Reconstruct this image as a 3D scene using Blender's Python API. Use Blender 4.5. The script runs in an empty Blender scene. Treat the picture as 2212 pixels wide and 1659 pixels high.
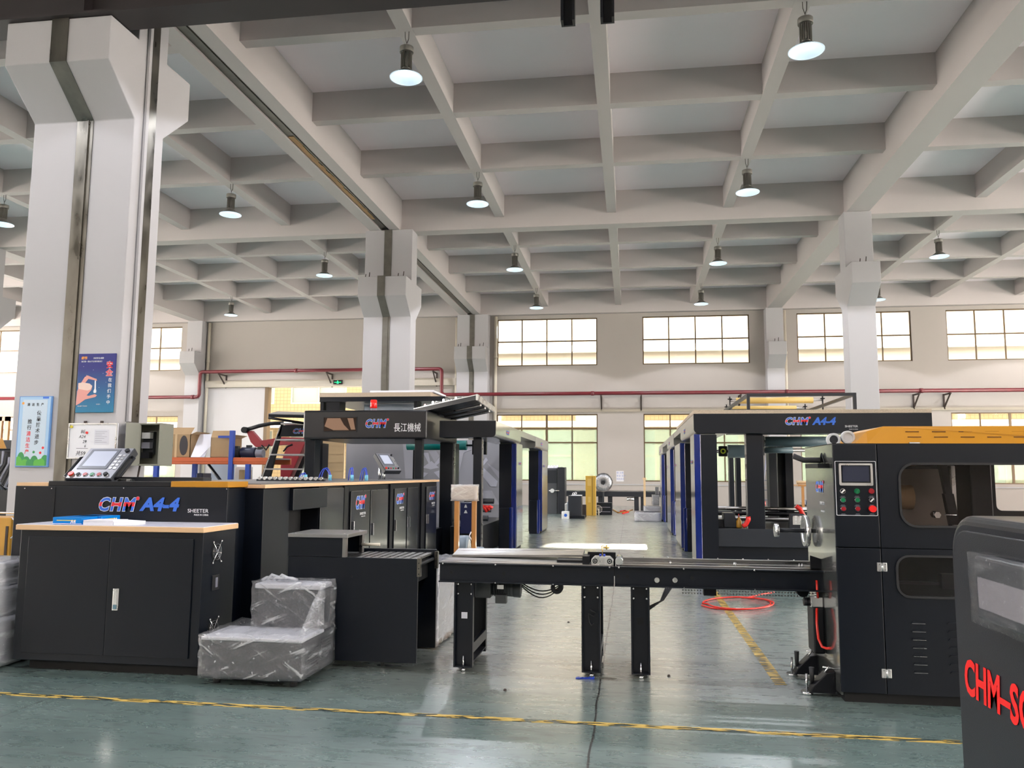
import bpy, bmesh, math, random
from mathutils import Vector, Matrix
random.seed(7)
S = bpy.context.scene
COL = S.collection
R = math.radians

# ---------------------------------------------------------------- camera
F = 1740.6                                   # focal length in pixels of the 2212 x 1659 frame
CX, CY = 1106.0, 829.5
EYE = Vector((0, 0, 1.45))
PITCH, YAW, ROLL = 0.1105706, 0.1458625, -0.00613493
fwd = Vector((-math.sin(YAW)*math.cos(PITCH), math.cos(YAW)*math.cos(PITCH), math.sin(PITCH)))
rgt = Vector((math.cos(YAW), math.sin(YAW), 0))
dwn = -(rgt.cross(fwd))
r2 = rgt*math.cos(ROLL) + dwn*math.sin(ROLL)
d2 = -rgt*math.sin(ROLL) + dwn*math.cos(ROLL)
cam = bpy.data.objects.new('camera', bpy.data.cameras.new('camera'))
COL.objects.link(cam)
m = Matrix.Identity(4)
for i in range(3):
    m[i][0] = r2[i]; m[i][1] = -d2[i]; m[i][2] = -fwd[i]; m[i][3] = EYE[i]
cam.matrix_world = m
cam.data.sensor_width = 36
cam.data.lens = F/2212*36
cam.data.clip_end = 300
S.camera = cam

def ray(u, v): return r2*((u-CX)/F) + d2*((v-CY)/F) + fwd
def PY(u, v, y): d = ray(u, v); return EYE + d*(y/d.y)       # point of a photo pixel at depth y
def PX(u, v, x): d = ray(u, v); return EYE + d*(x/d.x)       # ... on the plane X = x
def PZ(u, v, z): d = ray(u, v); return EYE + d*((z-EYE.z)/d.z)

# ---------------------------------------------------------------- world, sun, exposure
W = bpy.data.worlds.new('world'); S.world = W
W.use_nodes = True
bg = W.node_tree.nodes['Background']
bg.inputs[0].default_value = (1.0, 0.92, 0.83, 1)
bg.inputs[1].default_value = 16.5
sun = bpy.data.objects.new('sun', bpy.data.lights.new('sun', 'SUN'))
COL.objects.link(sun)
sun.data.energy = 26.0
sun.data.angle = R(0.5)
sun.data.color = (1, .95, .85)
SUN_DIR = Vector((-2.45, -21.6, -8.75))      # comes in low through the gap above the building opposite
sun.rotation_euler = SUN_DIR.to_track_quat('-Z', 'Y').to_euler()
sun.location = (10, 60, 30)
S.view_settings.view_transform = 'Standard'
S.view_settings.look = 'None'
S.view_settings.gamma = 1
S.view_settings.use_curve_mapping = False
S.view_settings.exposure = 0.38
S.cycles.use_denoising = True
S.cycles.max_bounces = 7
S.cycles.diffuse_bounces = 4
S.cycles.glossy_bounces = 3
S.cycles.transparent_max_bounces = 8
S.cycles.caustics_reflective = False
S.cycles.caustics_refractive = False
S.cycles.sample_clamp_indirect = 6
LAMP_W = 430.0

# ---------------------------------------------------------------- materials
MATS = {}
def mat(name, col, rough=.5, metal=0, var=0, vs=3.0, bump=0, bs=60.0, coat=0, spec=.5, emit=None, es=0, stretch=(1,1,1), rvar=0):
    if name in MATS: return MATS[name]
    M = bpy.data.materials.new(name); M.use_nodes = True
    nt = M.node_tree; b = nt.nodes['Principled BSDF']
    b.inputs['Base Color'].default_value = (*col, 1)
    b.inputs['Roughness'].default_value = rough
    b.inputs['Metallic'].default_value = metal
    b.inputs['Coat Weight'].default_value = coat
    b.inputs['Coat Roughness'].default_value = .08
    b.inputs['Specular IOR Level'].default_value = spec
    if emit: b.inputs['Emission Color'].default_value = (*emit, 1); b.inputs['Emission Strength'].default_value = es
    if var or bump or rvar:
        tc = nt.nodes.new('ShaderNodeTexCoord'); mp = nt.nodes.new('ShaderNodeMapping')
        mp.inputs['Scale'].default_value = stretch
        nt.links.new(tc.outputs['Object'], mp.inputs[0])
        if var or rvar:
            n = nt.nodes.new('ShaderNodeTexNoise'); n.inputs['Scale'].default_value = vs; n.inputs['Detail'].default_value = 6
            nt.links.new(mp.outputs[0], n.inputs['Vector'])
        if var:
            mx = nt.nodes.new('ShaderNodeMixRGB')
            mx.inputs[1].default_value = (*[c*(1-var) for c in col], 1)
            mx.inputs[2].default_value = (*[min(1, c*(1+var)) for c in col], 1)
            nt.links.new(n.outputs[0], mx.inputs[0]); nt.links.new(mx.outputs[0], b.inputs['Base Color'])
        if rvar:
            mr = nt.nodes.new('ShaderNodeMapRange'); mr.inputs[1].default_value = .3; mr.inputs[2].default_value = .7
            mr.inputs[3].default_value = max(.02, rough-rvar); mr.inputs[4].default_value = rough+rvar
            nt.links.new(n.outputs[0], mr.inputs[0]); nt.links.new(mr.outputs[0], b.inputs['Roughness'])
        if bump:
            n2 = nt.nodes.new('ShaderNodeTexNoise'); n2.inputs['Scale'].default_value = bs; n2.inputs['Detail'].default_value = 4
            nt.links.new(mp.outputs[0], n2.inputs['Vector'])
            bp_ = nt.nodes.new('ShaderNodeBump'); bp_.inputs['Strength'].default_value = bump; bp_.inputs['Distance'].default_value = .01
            nt.links.new(n2.outputs[0], bp_.inputs['Height']); nt.links.new(bp_.outputs[0], b.inputs['Normal'])
    MATS[name] = M
    return M

paint = mat('white_wall_paint', (.42,.38,.35), .75, var=.04, vs=.6, bump=.08, bs=25)
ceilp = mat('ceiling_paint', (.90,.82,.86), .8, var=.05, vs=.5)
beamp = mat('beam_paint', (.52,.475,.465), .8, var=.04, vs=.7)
colp = mat('column_paint', (.44,.425,.437), .7, var=.03, vs=.8, bump=.1, bs=8)
beige = mat('beige_lintel_paint', (.50,.45,.38), .8)
galv = mat('galvanised_steel', (.16,.15,.13), .36, 1, var=.55, vs=5, rvar=.14, stretch=(1,1,.4))
dkgalv = mat('dark_joint_cover', (.16,.15,.13), .45, .6, var=.3, vs=5)
alu = mat('aluminium', (.72,.72,.72), .3, 1, rvar=.1, vs=8)
chrome = mat('chrome', (.8,.8,.82), .12, 1)
steel = mat('brushed_steel', (.34,.33,.325), .32, 1, var=.1, vs=3, stretch=(.3,4,4), rvar=.1)
black = mat('black_painted_steel', (.0025,.0045,.0095), .34, bump=.05, bs=350, var=.12, vs=2, spec=.35)
black2 = mat('satin_black_steel', (.003,.0035,.006), .42, bump=.05, bs=350, spec=.3)
blackside = mat('glossy_black_side', (.0035,.0055,.0105), .24, bump=.04, bs=350, spec=.7, coat=.6)
facegrey = mat('panel_face_grey', (.28,.28,.31), .35, .6)
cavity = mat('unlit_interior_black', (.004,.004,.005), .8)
charc = mat('charcoal_steel', (.022,.025,.032), .38, bump=.05, bs=300, var=.1, spec=.35)
girderm = mat('crane_girder_paint', (.022,.017,.018), .5, var=.3, vs=2)
orange = mat('orange_painted_steel', (.47,.205,.008), .32, bump=.04, bs=200)
woodedge = mat('beech_edge', (.72,.46,.26), .5, var=.12, vs=4, stretch=(1,8,8))
laminate = mat('white_laminate', (.70,.68,.76), .28)
whitep = mat('white_plastic', (.8,.8,.8), .4)
paper = mat('white_paper', (.82,.81,.88), .6)
bluepk = mat('blue_ream_wrap', (.0,.20,.62), .25)
yelprint = mat('yellow_print', (.75,.62,.08), .4)
red = mat('red_plastic', (.72,.02,.015), .3)
redpipe = mat('red_pipe_paint', (.14,.013,.02), .35, var=.2, vs=4)
rust = mat('rusty_bolt', (.05,.035,.03), .8)
bluefilm = mat('blue_protective_film', (.008,.022,.16), .16, var=.5, vs=7, bump=.5, bs=9, coat=.6, stretch=(1,1,.4))
bluesteel = mat('blue_rack_steel', (.02,.07,.42), .4)
orangerack = mat('orange_rack_steel', (.62,.13,.04), .4, var=.1)
card = mat('cardboard', (.42,.28,.15), .8, var=.12, vs=4)
cardlt = mat('kraft_paper', (.66,.48,.28), .75, var=.08, vs=3)
osb = mat('osb_board', (.52,.42,.32), .85, var=.45, vs=60, stretch=(1,3,3))
redcrane = mat('red_crane_paint', (.24,.01,.02), .4, var=.15)
white_t = mat('white_ink', (.78,.78,.8), .5)
blue_t = mat('blue_ink', (.03,.14,.62), .45)
red_t = mat('red_ink', (.75,.02,.03), .45)
redbig = mat('bright_red_lettering', (.85,.01,.01), .4)
black_t = mat('black_ink', (.02,.02,.03), .5)
orange_t = mat('orange_ink', (.85,.35,.05), .5)
green_b = mat('green_button', (.0,.17,.06), .3)
red_b = mat('red_button', (.35,.01,.02), .3)
greygreen = mat('grey_green_enclosure', (.22,.22,.18), .5)
screen = mat('dark_display', (.03,.035,.06), .12)
screenl = mat('pale_display', (.42,.45,.55), .2, emit=(.5,.55,.7), es=.12)
greypan = mat('grey_panel', (.25,.25,.30), .5)
teal = mat('teal_roll_film', (.0,.20,.19), .35, bump=.2, bs=20)
rollblue = mat('blue_grey_bubble_wrap', (.22,.32,.38), .3, bump=.5, bs=120)
rollyel = mat('yellow_wrapped_roll', (.62,.43,.13), .4, bump=.3, bs=12)
bluetube = mat('blue_air_hose', (.02,.06,.5), .3)
redhose = mat('red_air_hose', (.78,.03,.02), .25)
greymotor = mat('grey_motor_paint', (.20,.26,.32), .4)
dkmotor = mat('dark_motor_paint', (.05,.055,.06), .4)
brownwrap = mat('brown_wooden_post', (.50,.22,.06), .3, var=.25, vs=6, stretch=(1,1,.3), coat=.6)
yellowoch = mat('ochre_board', (.60,.36,.05), .6, var=.12)
foam = mat('orange_foam_strip', (.62,.36,.18), .8, var=.2, vs=6)
bronze = mat('bronze_window_frame', (.13,.085,.045), .4, .3)
rubber = mat('black_rubber', (.012,.012,.014), .6)
cream = mat('cream_pipe', (.62,.56,.46), .5)
brass = mat('brass', (.55,.38,.12), .3, 1)
ledm = mat('led_chip', (1,1,1), .5, emit=(.85,.9,1.0), es=25)
reflm = mat('white_reflector', (.75,.85,.92), .35, emit=(.66,.84,1.0), es=.42)
lampb = mat('lamp_heatsink', (.20,.19,.17), .42, .5)
beacon = mat('red_beacon', (.75,.01,.01), .12, emit=(.9,.02,.01), es=.25)
exitg = mat('exit_sign_green', (.0,.5,.12), .4, emit=(0,.9,.25), es=1.2)

def node_mat(name):
    M = bpy.data.materials.new(name); M.use_nodes = True; MATS[name] = M
    nt = M.node_tree
    return M, nt, nt.nodes['Principled BSDF'], nt.nodes['Material Output'], (lambda t, **k: _nn(nt, t, k)), nt.links.new
def _nn(nt, t, k):
    n = nt.nodes.new('ShaderNode'+t)
    for a, v in k.items():
        if a[1:].isdigit(): n.inputs[int(a[1:])].default_value = v
        else: setattr(n, a, v)
    return n

# floor: green epoxy, scuffed, glossy
FM, nt, b, out, N, L = node_mat('green_epoxy_floor')
tc = N('TexCoord'); mp = N('Mapping'); mp.inputs['Scale'].default_value = (.35, 1.6, 1)
L(tc.outputs['Object'], mp.inputs[0])
n1 = N('TexNoise'); n1.inputs['Scale'].default_value = 1.1; n1.inputs['Detail'].default_value = 8; n1.inputs['Roughness'].default_value = .6
L(mp.outputs[0], n1.inputs['Vector'])
cr = N('ValToRGB'); e = cr.color_ramp.elements
e[0].position = .32; e[0].color = (.095,.145,.135,1); e[1].position = .68; e[1].color = (.17,.24,.222,1)
L(n1.outputs[0], cr.inputs[0])
mp2 = N('Mapping'); mp2.inputs['Scale'].default_value = (2.2, 9, 1); L(tc.outputs['Object'], mp2.inputs[0])
n2 = N('TexNoise'); n2.inputs['Scale'].default_value = 1.3; n2.inputs['Detail'].default_value = 7; n2.inputs['Roughness'].default_value = .68
L(mp2.outputs[0], n2.inputs['Vector'])
cr2 = N('ValToRGB'); e = cr2.color_ramp.elements
e[0].position = .30; e[0].color = (.35,.34,.33,1); e[1].position = .43; e[1].color = (1,1,1,1)
L(n2.outputs[0], cr2.inputs[0])
mx = N('MixRGB', blend_type='MULTIPLY'); mx.inputs[0].default_value = .8
L(cr.outputs[0], mx.inputs[1]); L(cr2.outputs[0], mx.inputs[2])
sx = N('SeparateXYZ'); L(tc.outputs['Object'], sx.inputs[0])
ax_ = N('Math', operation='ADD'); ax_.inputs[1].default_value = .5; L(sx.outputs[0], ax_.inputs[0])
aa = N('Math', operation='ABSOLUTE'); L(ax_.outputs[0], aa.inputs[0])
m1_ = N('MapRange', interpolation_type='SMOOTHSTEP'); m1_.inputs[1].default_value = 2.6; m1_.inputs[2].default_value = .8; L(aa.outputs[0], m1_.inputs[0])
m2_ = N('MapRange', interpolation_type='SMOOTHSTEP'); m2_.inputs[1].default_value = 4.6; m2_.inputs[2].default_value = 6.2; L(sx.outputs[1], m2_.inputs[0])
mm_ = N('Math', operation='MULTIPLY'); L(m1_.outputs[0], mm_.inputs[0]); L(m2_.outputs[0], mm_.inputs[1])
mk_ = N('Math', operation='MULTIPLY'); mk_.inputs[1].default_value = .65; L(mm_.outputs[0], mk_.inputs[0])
wear_sheen = N('MixRGB'); wear_sheen.inputs[2].default_value = (.27,.27,.235,1); L(mk_.outputs[0], wear_sheen.inputs[0]); L(mx.outputs[0], wear_sheen.inputs[1])  # paler aisle lane: floor wear plus reflected brightness painted into the colour
mx9 = N('MixRGB', blend_type='MULTIPLY'); mx9.inputs[0].default_value = .35; L(wear_sheen.outputs[0], mx9.inputs[1]); L(cr2.outputs[0], mx9.inputs[2])
prev = mx9.outputs[0]
wob = N('Math', operation='MULTIPLY'); wob.inputs[1].default_value = .04; L(n1.outputs[0], wob.inputs[0])
for axis, pos, w in ((0, -.225, .006), (0, 4.1, .003), (1, 6.35, .0035), (1, 10.1, .006), (1, 7.9, .0025), (0, -3.7, .003)):
    ad = N('Math', operation='ADD'); L(sx.outputs[axis], ad.inputs[0]); L(wob.outputs[0], ad.inputs[1])
    sb = N('Math', operation='SUBTRACT'); sb.inputs[1].default_value = pos+.02; L(ad.outputs[0], sb.inputs[0])
    ab = N('Math', operation='ABSOLUTE'); L(sb.outputs[0], ab.inputs[0])
    lt = N('Math', operation='LESS_THAN'); lt.inputs[1].default_value = w; L(ab.outputs[0], lt.inputs[0])
    m2 = N('MixRGB'); m2.inputs[2].default_value = (.012,.012,.012,1)
    L(lt.outputs[0], m2.inputs[0]); L(prev, m2.inputs[1]); prev = m2.outputs[0]
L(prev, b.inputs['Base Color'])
mr = N('MapRange'); mr.inputs[1].default_value = .25; mr.inputs[2].default_value = .75; mr.inputs[3].default_value = .38; mr.inputs[4].default_value = .20
L(n2.outputs[0], mr.inputs[0]); L(mr.outputs[0], b.inputs['Roughness'])
b.inputs['IOR'].default_value = 2.6; b.inputs['Coat Weight'].default_value = .6; b.inputs['Coat Roughness'].default_value = .20
bp_ = N('Bump'); bp_.inputs['Strength'].default_value = .12; bp_.inputs['Distance'].default_value = .004
n3 = N('TexNoise'); n3.inputs['Scale'].default_value = 9; n3.inputs['Detail'].default_value = 3; L(tc.outputs['Object'], n3.inputs['Vector'])
L(n3.outputs[0], bp_.inputs['Height']); L(bp_.outputs[0], b.inputs['Normal'])

# worn yellow line
YM, nt, b, out, N, L = node_mat('worn_yellow_marking')
b.inputs['Base Color'].default_value = (.62,.42,.10,1); b.inputs['Roughness'].default_value = .5
tr = N('BsdfTransparent'); ms = N('MixShader'); tc = N('TexCoord'); mp = N('Mapping'); mp.inputs['Scale'].default_value = (3.5,18,1)
n1 = N('TexNoise'); n1.inputs['Scale'].default_value = 2.2; n1.inputs['Detail'].default_value = 5
gt = N('Math', operation='GREATER_THAN'); gt.inputs[1].default_value = .50
L(tc.outputs['Object'], mp.inputs[0]); L(mp.outputs[0], n1.inputs['Vector']); L(n1.outputs[0], gt.inputs[0]); L(gt.outputs[0], ms.inputs[0])
L(tr.outputs[0], ms.inputs[1]); L(b.outputs[0], ms.inputs[2]); L(ms.outputs[0], out.inputs[0])

# clear and frosted glass
def glass(name, tint, gl, diff=0, dcol=(.8,.8,.8)):
    M, nt, b, out, N, L = node_mat(name)
    tr = N('BsdfTransparent'); tr.inputs[0].default_value = (*tint,1)
    g = N('BsdfGlossy'); g.inputs['Roughness'].default_value = .03
    fr = N('Fresnel'); fr.inputs[0].default_value = 1.45
    mu = N('Math', operation='MULTIPLY'); mu.inputs[1].default_value = gl; L(fr.outputs[0], mu.inputs[0])
    ms = N('MixShader'); L(mu.outputs[0], ms.inputs[0]); L(tr.outputs[0], ms.inputs[1]); L(g.outputs[0], ms.inputs[2])
    last = ms
    if diff:
        df = N('BsdfTranslucent'); df.inputs[0].default_value = (*dcol,1)
        m2 = N('MixShader'); m2.inputs[0].default_value = diff; L(ms.outputs[0], m2.inputs[1]); L(df.outputs[0], m2.inputs[2]); last = m2
    L(last.outputs[0], out.inputs[0])
    return M
glass_c = glass('clear_window_glass', (.95,.95,.92), 1)
glass_g = glass('green_frosted_glass', (.80,.90,.82), 1, .25, (.75,.85,.76))
glass_d = glass('smoked_acrylic', (.88,.86,.86), .5)

# stretch film: transparent with wrinkle glints and sparkles painted in white
def film(name, base, cov, scale, sx_=(1,1,1), white=(.75,.76,.8)):
    M, nt, b, out, N, L = node_mat(name)
    tc = N('TexCoord'); outs = []
    for rot, sc_, st in (((0,R(24),R(8)), 1.0, 5.5), ((0,R(-33),R(-12)), .8, 7.0)):
        m0 = N('Mapping'); m0.inputs['Rotation'].default_value = rot; L(tc.outputs['Object'], m0.inputs[0])
        mp = N('Mapping'); mp.inputs['Scale'].default_value = (scale*sc_*.45, scale*sc_*.6, scale*sc_*st*.55); L(m0.outputs[0], mp.inputs[0])
        n1 = N('TexNoise'); n1.inputs['Scale'].default_value = 1; n1.inputs['Detail'].default_value = 5; n1.inputs['Roughness'].default_value = .55; n1.inputs['Distortion'].default_value = .25
        L(mp.outputs[0], n1.inputs['Vector']); outs.append(n1.outputs[0])
    mxx = N('Math', operation='MAXIMUM'); L(outs[0], mxx.inputs[0]); L(outs[1], mxx.inputs[1])
    sp = N('TexNoise'); sp.inputs['Scale'].default_value = 55; sp.inputs['Detail'].default_value = 2; L(tc.outputs['Object'], sp.inputs['Vector'])
    cr = N('ValToRGB'); e = cr.color_ramp.elements
    e[0].position = .56; e[0].color = (base,)*3+(1,); e[1].position = .76; e[1].color = (cov,)*3+(1,)
    L(mxx.outputs[0], cr.inputs[0])
    c3 = N('ValToRGB'); e = c3.color_ramp.elements; e[0].position = .64; e[0].color = (0,0,0,1); e[1].position = .72; e[1].color = (cov*.8,)*3+(1,); L(sp.outputs[0], c3.inputs[0])
    ad = N('Math', operation='MAXIMUM'); L(cr.outputs[0], ad.inputs[0]); L(c3.outputs[0], ad.inputs[1])
    b.inputs['Base Color'].default_value = (*white,1); b.inputs['Roughness'].default_value = .16
    b.inputs['Specular IOR Level'].default_value = 1.0; b.inputs['Coat Weight'].default_value = 1
    bu = N('Bump'); bu.inputs['Strength'].default_value = 1; bu.inputs['Distance'].default_value = .02
    L(mxx.outputs[0], bu.inputs['Height']); L(bu.outputs[0], b.inputs['Normal']); L(bu.outputs[0], b.inputs['Coat Normal'])
    tr = N('BsdfTransparent'); ms = N('MixShader'); L(ad.outputs[0], ms.inputs[0]); L(tr.outputs[0], ms.inputs[1]); L(b.outputs[0], ms.inputs[2])
    L(ms.outputs[0], out.inputs[0])
    return M
filmm = film('clear_stretch_film', .16, .72, 8, (1,1,1), (.85,.85,.88))
filmn = film('thin_clear_film', .07, .35, 6, (1,1,1), (.8,.8,.82))
filmt = film('layered_stretch_film', .45, .8, 6, (1,1,2))
films = film('silvery_stretch_film', .55, .95, 5, (1,1,3))

# tiled building across the yard
TM, nt, b, out, N, L = node_mat('cream_tile_facade')
tc = N('TexCoord'); mp = N('Mapping'); mp.inputs['Rotation'].default_value = (R(90),0,0); L(tc.outputs['Object'], mp.inputs[0])
br = N('TexBrick'); br.offset = 0; br.inputs['Color1'].default_value = (.20,.148,.078,1); br.inputs['Color2'].default_value = (.186,.137,.07,1); br.inputs['Mortar'].default_value = (.12,.09,.048,1)
br.inputs['Scale'].default_value = 1; br.inputs['Brick Width'].default_value = .22; br.inputs['Row Height'].default_value = .2; br.inputs['Mortar Size'].default_value = .012
L(mp.outputs[0], br.inputs['Vector']); L(br.outputs[0], b.inputs['Base Color']); b.inputs['Roughness'].default_value = .7; b.inputs['Specular IOR Level'].default_value = .2
tilef = TM

# diamond tread plate
DM, nt, b, out, N, L = node_mat('diamond_tread_plate')
tc = N('TexCoord'); mp = N('Mapping'); mp.inputs['Rotation'].default_value = (0,0,R(45)); L(tc.outputs['Object'], mp.inputs[0])
ck = N('TexChecker'); ck.inputs['Scale'].default_value = 45; L(mp.outputs[0], ck.inputs['Vector'])
b.inputs['Metallic'].default_value = 1; b.inputs['Roughness'].default_value = .3; b.inputs['Base Color'].default_value = (.42,.42,.43,1)
bu = N('Bump'); bu.inputs['Strength'].default_value = .8; bu.inputs['Distance'].default_value = .004; L(ck.outputs['Fac'], bu.inputs['Height']); L(bu.outputs[0], b.inputs['Normal'])
tread = DM

# safety poster background: blue to teal print
PM, nt, b, out, N, L = node_mat('blue_poster_print')
tc = N('TexCoord'); sx = N('SeparateXYZ'); L(tc.outputs['Generated'], sx.inputs[0]); cr = N('ValToRGB'); e = cr.color_ramp.elements
e[0].color = (.0,.17,.32,1); e[1].color = (.005,.008,.16,1); e[1].position = .75; L(sx.outputs[2], cr.inputs[0]); L(cr.outputs[0], b.inputs['Base Color']); b.inputs['Roughness'].default_value = .5
poster_blue = PM
PM, nt, b, out, N, L = node_mat('pale_poster_print')
b.inputs['Base Color'].default_value = (.50,.60,.70,1); b.inputs['Roughness'].default_value = .35
poster_pale = PM

# ---------------------------------------------------------------- mesh building
class MB:
    def __init__(s): s.bm = bmesh.new()
    def quadbox(s, p):   # 8 points: bottom 4 ccw then top 4
        v = [s.bm.verts.new(q) for q in p]
        for f in ((3,2,1,0),(4,5,6,7),(0,1,5,4),(1,2,6,5),(2,3,7,6),(3,0,4,7)): s.bm.faces.new([v[i] for i in f])
        return s
    def box(s, x0, x1, y0, y1, z0, z1):
        if x0 > x1: x0, x1 = x1, x0
        if y0 > y1: y0, y1 = y1, y0
        if z0 > z1: z0, z1 = z1, z0
        return s.quadbox([(x0,y0,z0),(x1,y0,z0),(x1,y1,z0),(x0,y1,z0),(x0,y0,z1),(x1,y0,z1),(x1,y1,z1),(x0,y1,z1)])
    def prism(s, pts, axis, a, b):   # polygon pts in the two other axes, extruded along axis a..b
        def P(p, t): return {0:(t,p[0],p[1]), 1:(p[0],t,p[1]), 2:(p[0],p[1],t)}[axis]
        A = [s.bm.verts.new(P(p,a)) for p in pts]; B = [s.bm.verts.new(P(p,b)) for p in pts]
        s.bm.faces.new(A); s.bm.faces.new(B[::-1])
        n = len(pts)
        for i in range(n): s.bm.faces.new([A[i],B[i],B[(i+1)%n],A[(i+1)%n]])
        return s
    def cyl(s, a, b, r, r1=None, n=20, caps=True):
        a = Vector(a); b = Vector(b); r1 = r if r1 is None else r1
        d = (b-a); q = d.to_track_quat('Z','Y')
        A=[];B=[]
        for i in range(n):
            t = 2*math.pi*i/n; c = Vector((math.cos(t), math.sin(t), 0))
            A.append(s.bm.verts.new(a + q@(c*r))); B.append(s.bm.verts.new(b + q@(c*r1)))
        for i in range(n):
            f = s.bm.faces.new([A[i],A[(i+1)%n],B[(i+1)%n],B[i]]); f.smooth = True
        if caps: s.bm.faces.new(A[::-1]); s.bm.faces.new(B)
        return s
    def ring(s, a, b, r, ri, n=28):  # tube with a bore
        a = Vector(a); b = Vector(b); q = (b-a).to_track_quat('Z','Y'); V=[]
        for p, rr in ((a,r),(b,r),(b,ri),(a,ri)):
            V.append([s.bm.verts.new(p + q@(Vector((math.cos(2*math.pi*i/n), math.sin(2*math.pi*i/n),0))*rr)) for i in range(n)])
        for k in range(4):
            for i in range(n):
                f = s.bm.faces.new([V[k][i],V[k][(i+1)%n],V[(k+1)%4][(i+1)%n],V[(k+1)%4][i]]); f.smooth = k in (0,2)
        return s
    def tube(s, pts, r, n=10):
        pts = [Vector(p) for p in pts]; rings=[]
        up = Vector((0,0,1))
        for i, p in enumerate(pts):
            d = (pts[min(i+1,len(pts)-1)] - pts[max(i-1,0)]).normalized()
            if abs(d.dot(up)) > .95: up = Vector((1,0,0)) if abs(d.x) < .9 else Vector((0,1,0))
            x = d.cross(up).normalized(); y = x.cross(d).normalized(); up = y
            rings.append([s.bm.verts.new(p + x*(r*math.cos(2*math.pi*k/n)) + y*(r*math.sin(2*math.pi*k/n))) for k in range(n)])
        for A, B in zip(rings, rings[1:]):
            for k in range(n):
                f = s.bm.faces.new([A[k],A[(k+1)%n],B[(k+1)%n],B[k]]); f.smooth = True
        s.bm.faces.new(rings[0][::-1]); s.bm.faces.new(rings[-1])
        return s
    def lathe(s, prof, c=(0,0,0), n=32, closed=False):
        c = Vector(c); rings=[]
        for r, z in prof: rings.append([s.bm.verts.new(c+Vector((r*math.cos(2*math.pi*k/n), r*math.sin(2*math.pi*k/n), z))) for k in range(n)])
        for A, B in zip(rings, rings[1:]):
            for k in range(n):
                f = s.bm.faces.new([A[k],A[(k+1)%n],B[(k+1)%n],B[k]]); f.smooth = True
        return s
    def sphere(s, c, r, sc=(1,1,1), n=16):
        g = bmesh.ops.create_uvsphere(s.bm, u_segments=n, v_segments=n//2, radius=r)
        for v in g['verts']:
            v.co = Vector((v.co.x*sc[0], v.co.y*sc[1], v.co.z*sc[2])) + Vector(c)
            for f in v.link_faces: f.smooth = True
        return s
    def hexbolt(s, c, d, r, h): return s.cyl(c, Vector(c)+Vector(d)*h, r, n=6)
    def xf(s, M): bmesh.ops.transform(s.bm, matrix=M, verts=s.bm.verts); return s

ROOT = {}
def setp(o, label=None, cat=None, group=None, kind=None):
    if label: o['label'] = label
    if cat: o['category'] = cat
    if group: o['group'] = group
    if kind: o['kind'] = kind
def thing(name, label, cat, loc=(0,0,0), group=None, rotz=0):
    o = bpy.data.objects.new(name, None); COL.objects.link(o)
    o.empty_display_size = .1
    o.location = loc; o.rotation_euler = (0,0,rotz)
    setp(o, label, cat, group)
    ROOT[o.name] = (Matrix.Translation(loc) @ Matrix.Rotation(rotz,4,'Z')).inverted()
    return o
def root_of(o):
    while o.parent: o = o.parent
    return o
def part(name, mb, m, parent=None, label=None, bevel=0, seg=2, local=False, mats=None):
    me = bpy.data.meshes.new(name)
    bmesh.ops.recalc_face_normals(mb.bm, faces=mb.bm.faces) if not getattr(mb, 'keep', False) else None
    mb.bm.to_mesh(me); mb.bm.free()
    for x in (mats or [m]): me.materials.append(x)
    o = bpy.data.objects.new(name, me); COL.objects.link(o)
    if parent is not None:
        o.parent = parent
        rt = root_of(parent)
        if not local and rt.name in ROOT: me.transform(ROOT[rt.name])
    if label: o['label'] = label
    if bevel:
        md = o.modifiers.new('bevel', 'BEVEL'); md.width = bevel; md.segments = seg; md.limit_method = 'ANGLE'; md.angle_limit = R(40)
    return o
def single(name, mb, m, label, cat, group=None, bevel=0, org=None, mats=None):
    """a thing that is one mesh; its origin is set at its base"""
    o = part(name, mb, m, None, bevel=bevel, mats=mats)
    vs = [v.co for v in o.data.vertices]
    c = Vector((sum(v.x for v in vs)/len(vs), sum(v.y for v in vs)/len(vs), min(v.z for v in vs))) if org is None else Vector(org)
    o.data.transform(Matrix.Translation(-c)); o.location = c
    setp(o, label, cat, group)
    ROOT[o.name] = Matrix.Translation(-c)
    return o
def struct(name, mb, m, label, bevel=0, mats=None):
    o = part(name, mb, m, None, bevel=bevel, mats=mats)
    setp(o, label, kind='structure')
    ROOT[o.name] = Matrix.Identity(4)
    return o
def copy_tree(o, parent=None):
    c = o.copy(); COL.objects.link(c); c.parent = parent
    for ch in list(o.children):
        if ch.name != c.name: copy_tree(ch, c)
    return c
def pbox(mb, u0, v0, u1, v1, y, d):
    """front face of a box from its photo outline on the plane Y=y, d deep"""
    vm, um = (v0+v1)/2, (u0+u1)/2
    x0, x1 = PY(u0,vm,y).x, PY(u1,vm,y).x; z1, z0 = PY(um,v0,y).z, PY(um,v1,y).z
    mb.box(x0,x1,y,y+d,max(z0,0),z1); return (x0,x1,max(z0,0),z1)
def rrect(x0, x1, z0, z1, r, n=6, corners=(1,1,1,1)):
    P=[]
    for (cx,cz,a0,on,px,pz) in ((x1-r,z0+r,-90,corners[0],x1,z0),(x1-r,z1-r,0,corners[1],x1,z1),(x0+r,z1-r,90,corners[2],x0,z1),(x0+r,z0+r,180,corners[3],x0,z0)):
        if on:
            for i in range(n+1):
                t = R(a0+90*i/n); P.append((cx+r*math.cos(t), cz+r*math.sin(t)))
        else: P.append((px,pz))
    return P
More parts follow.
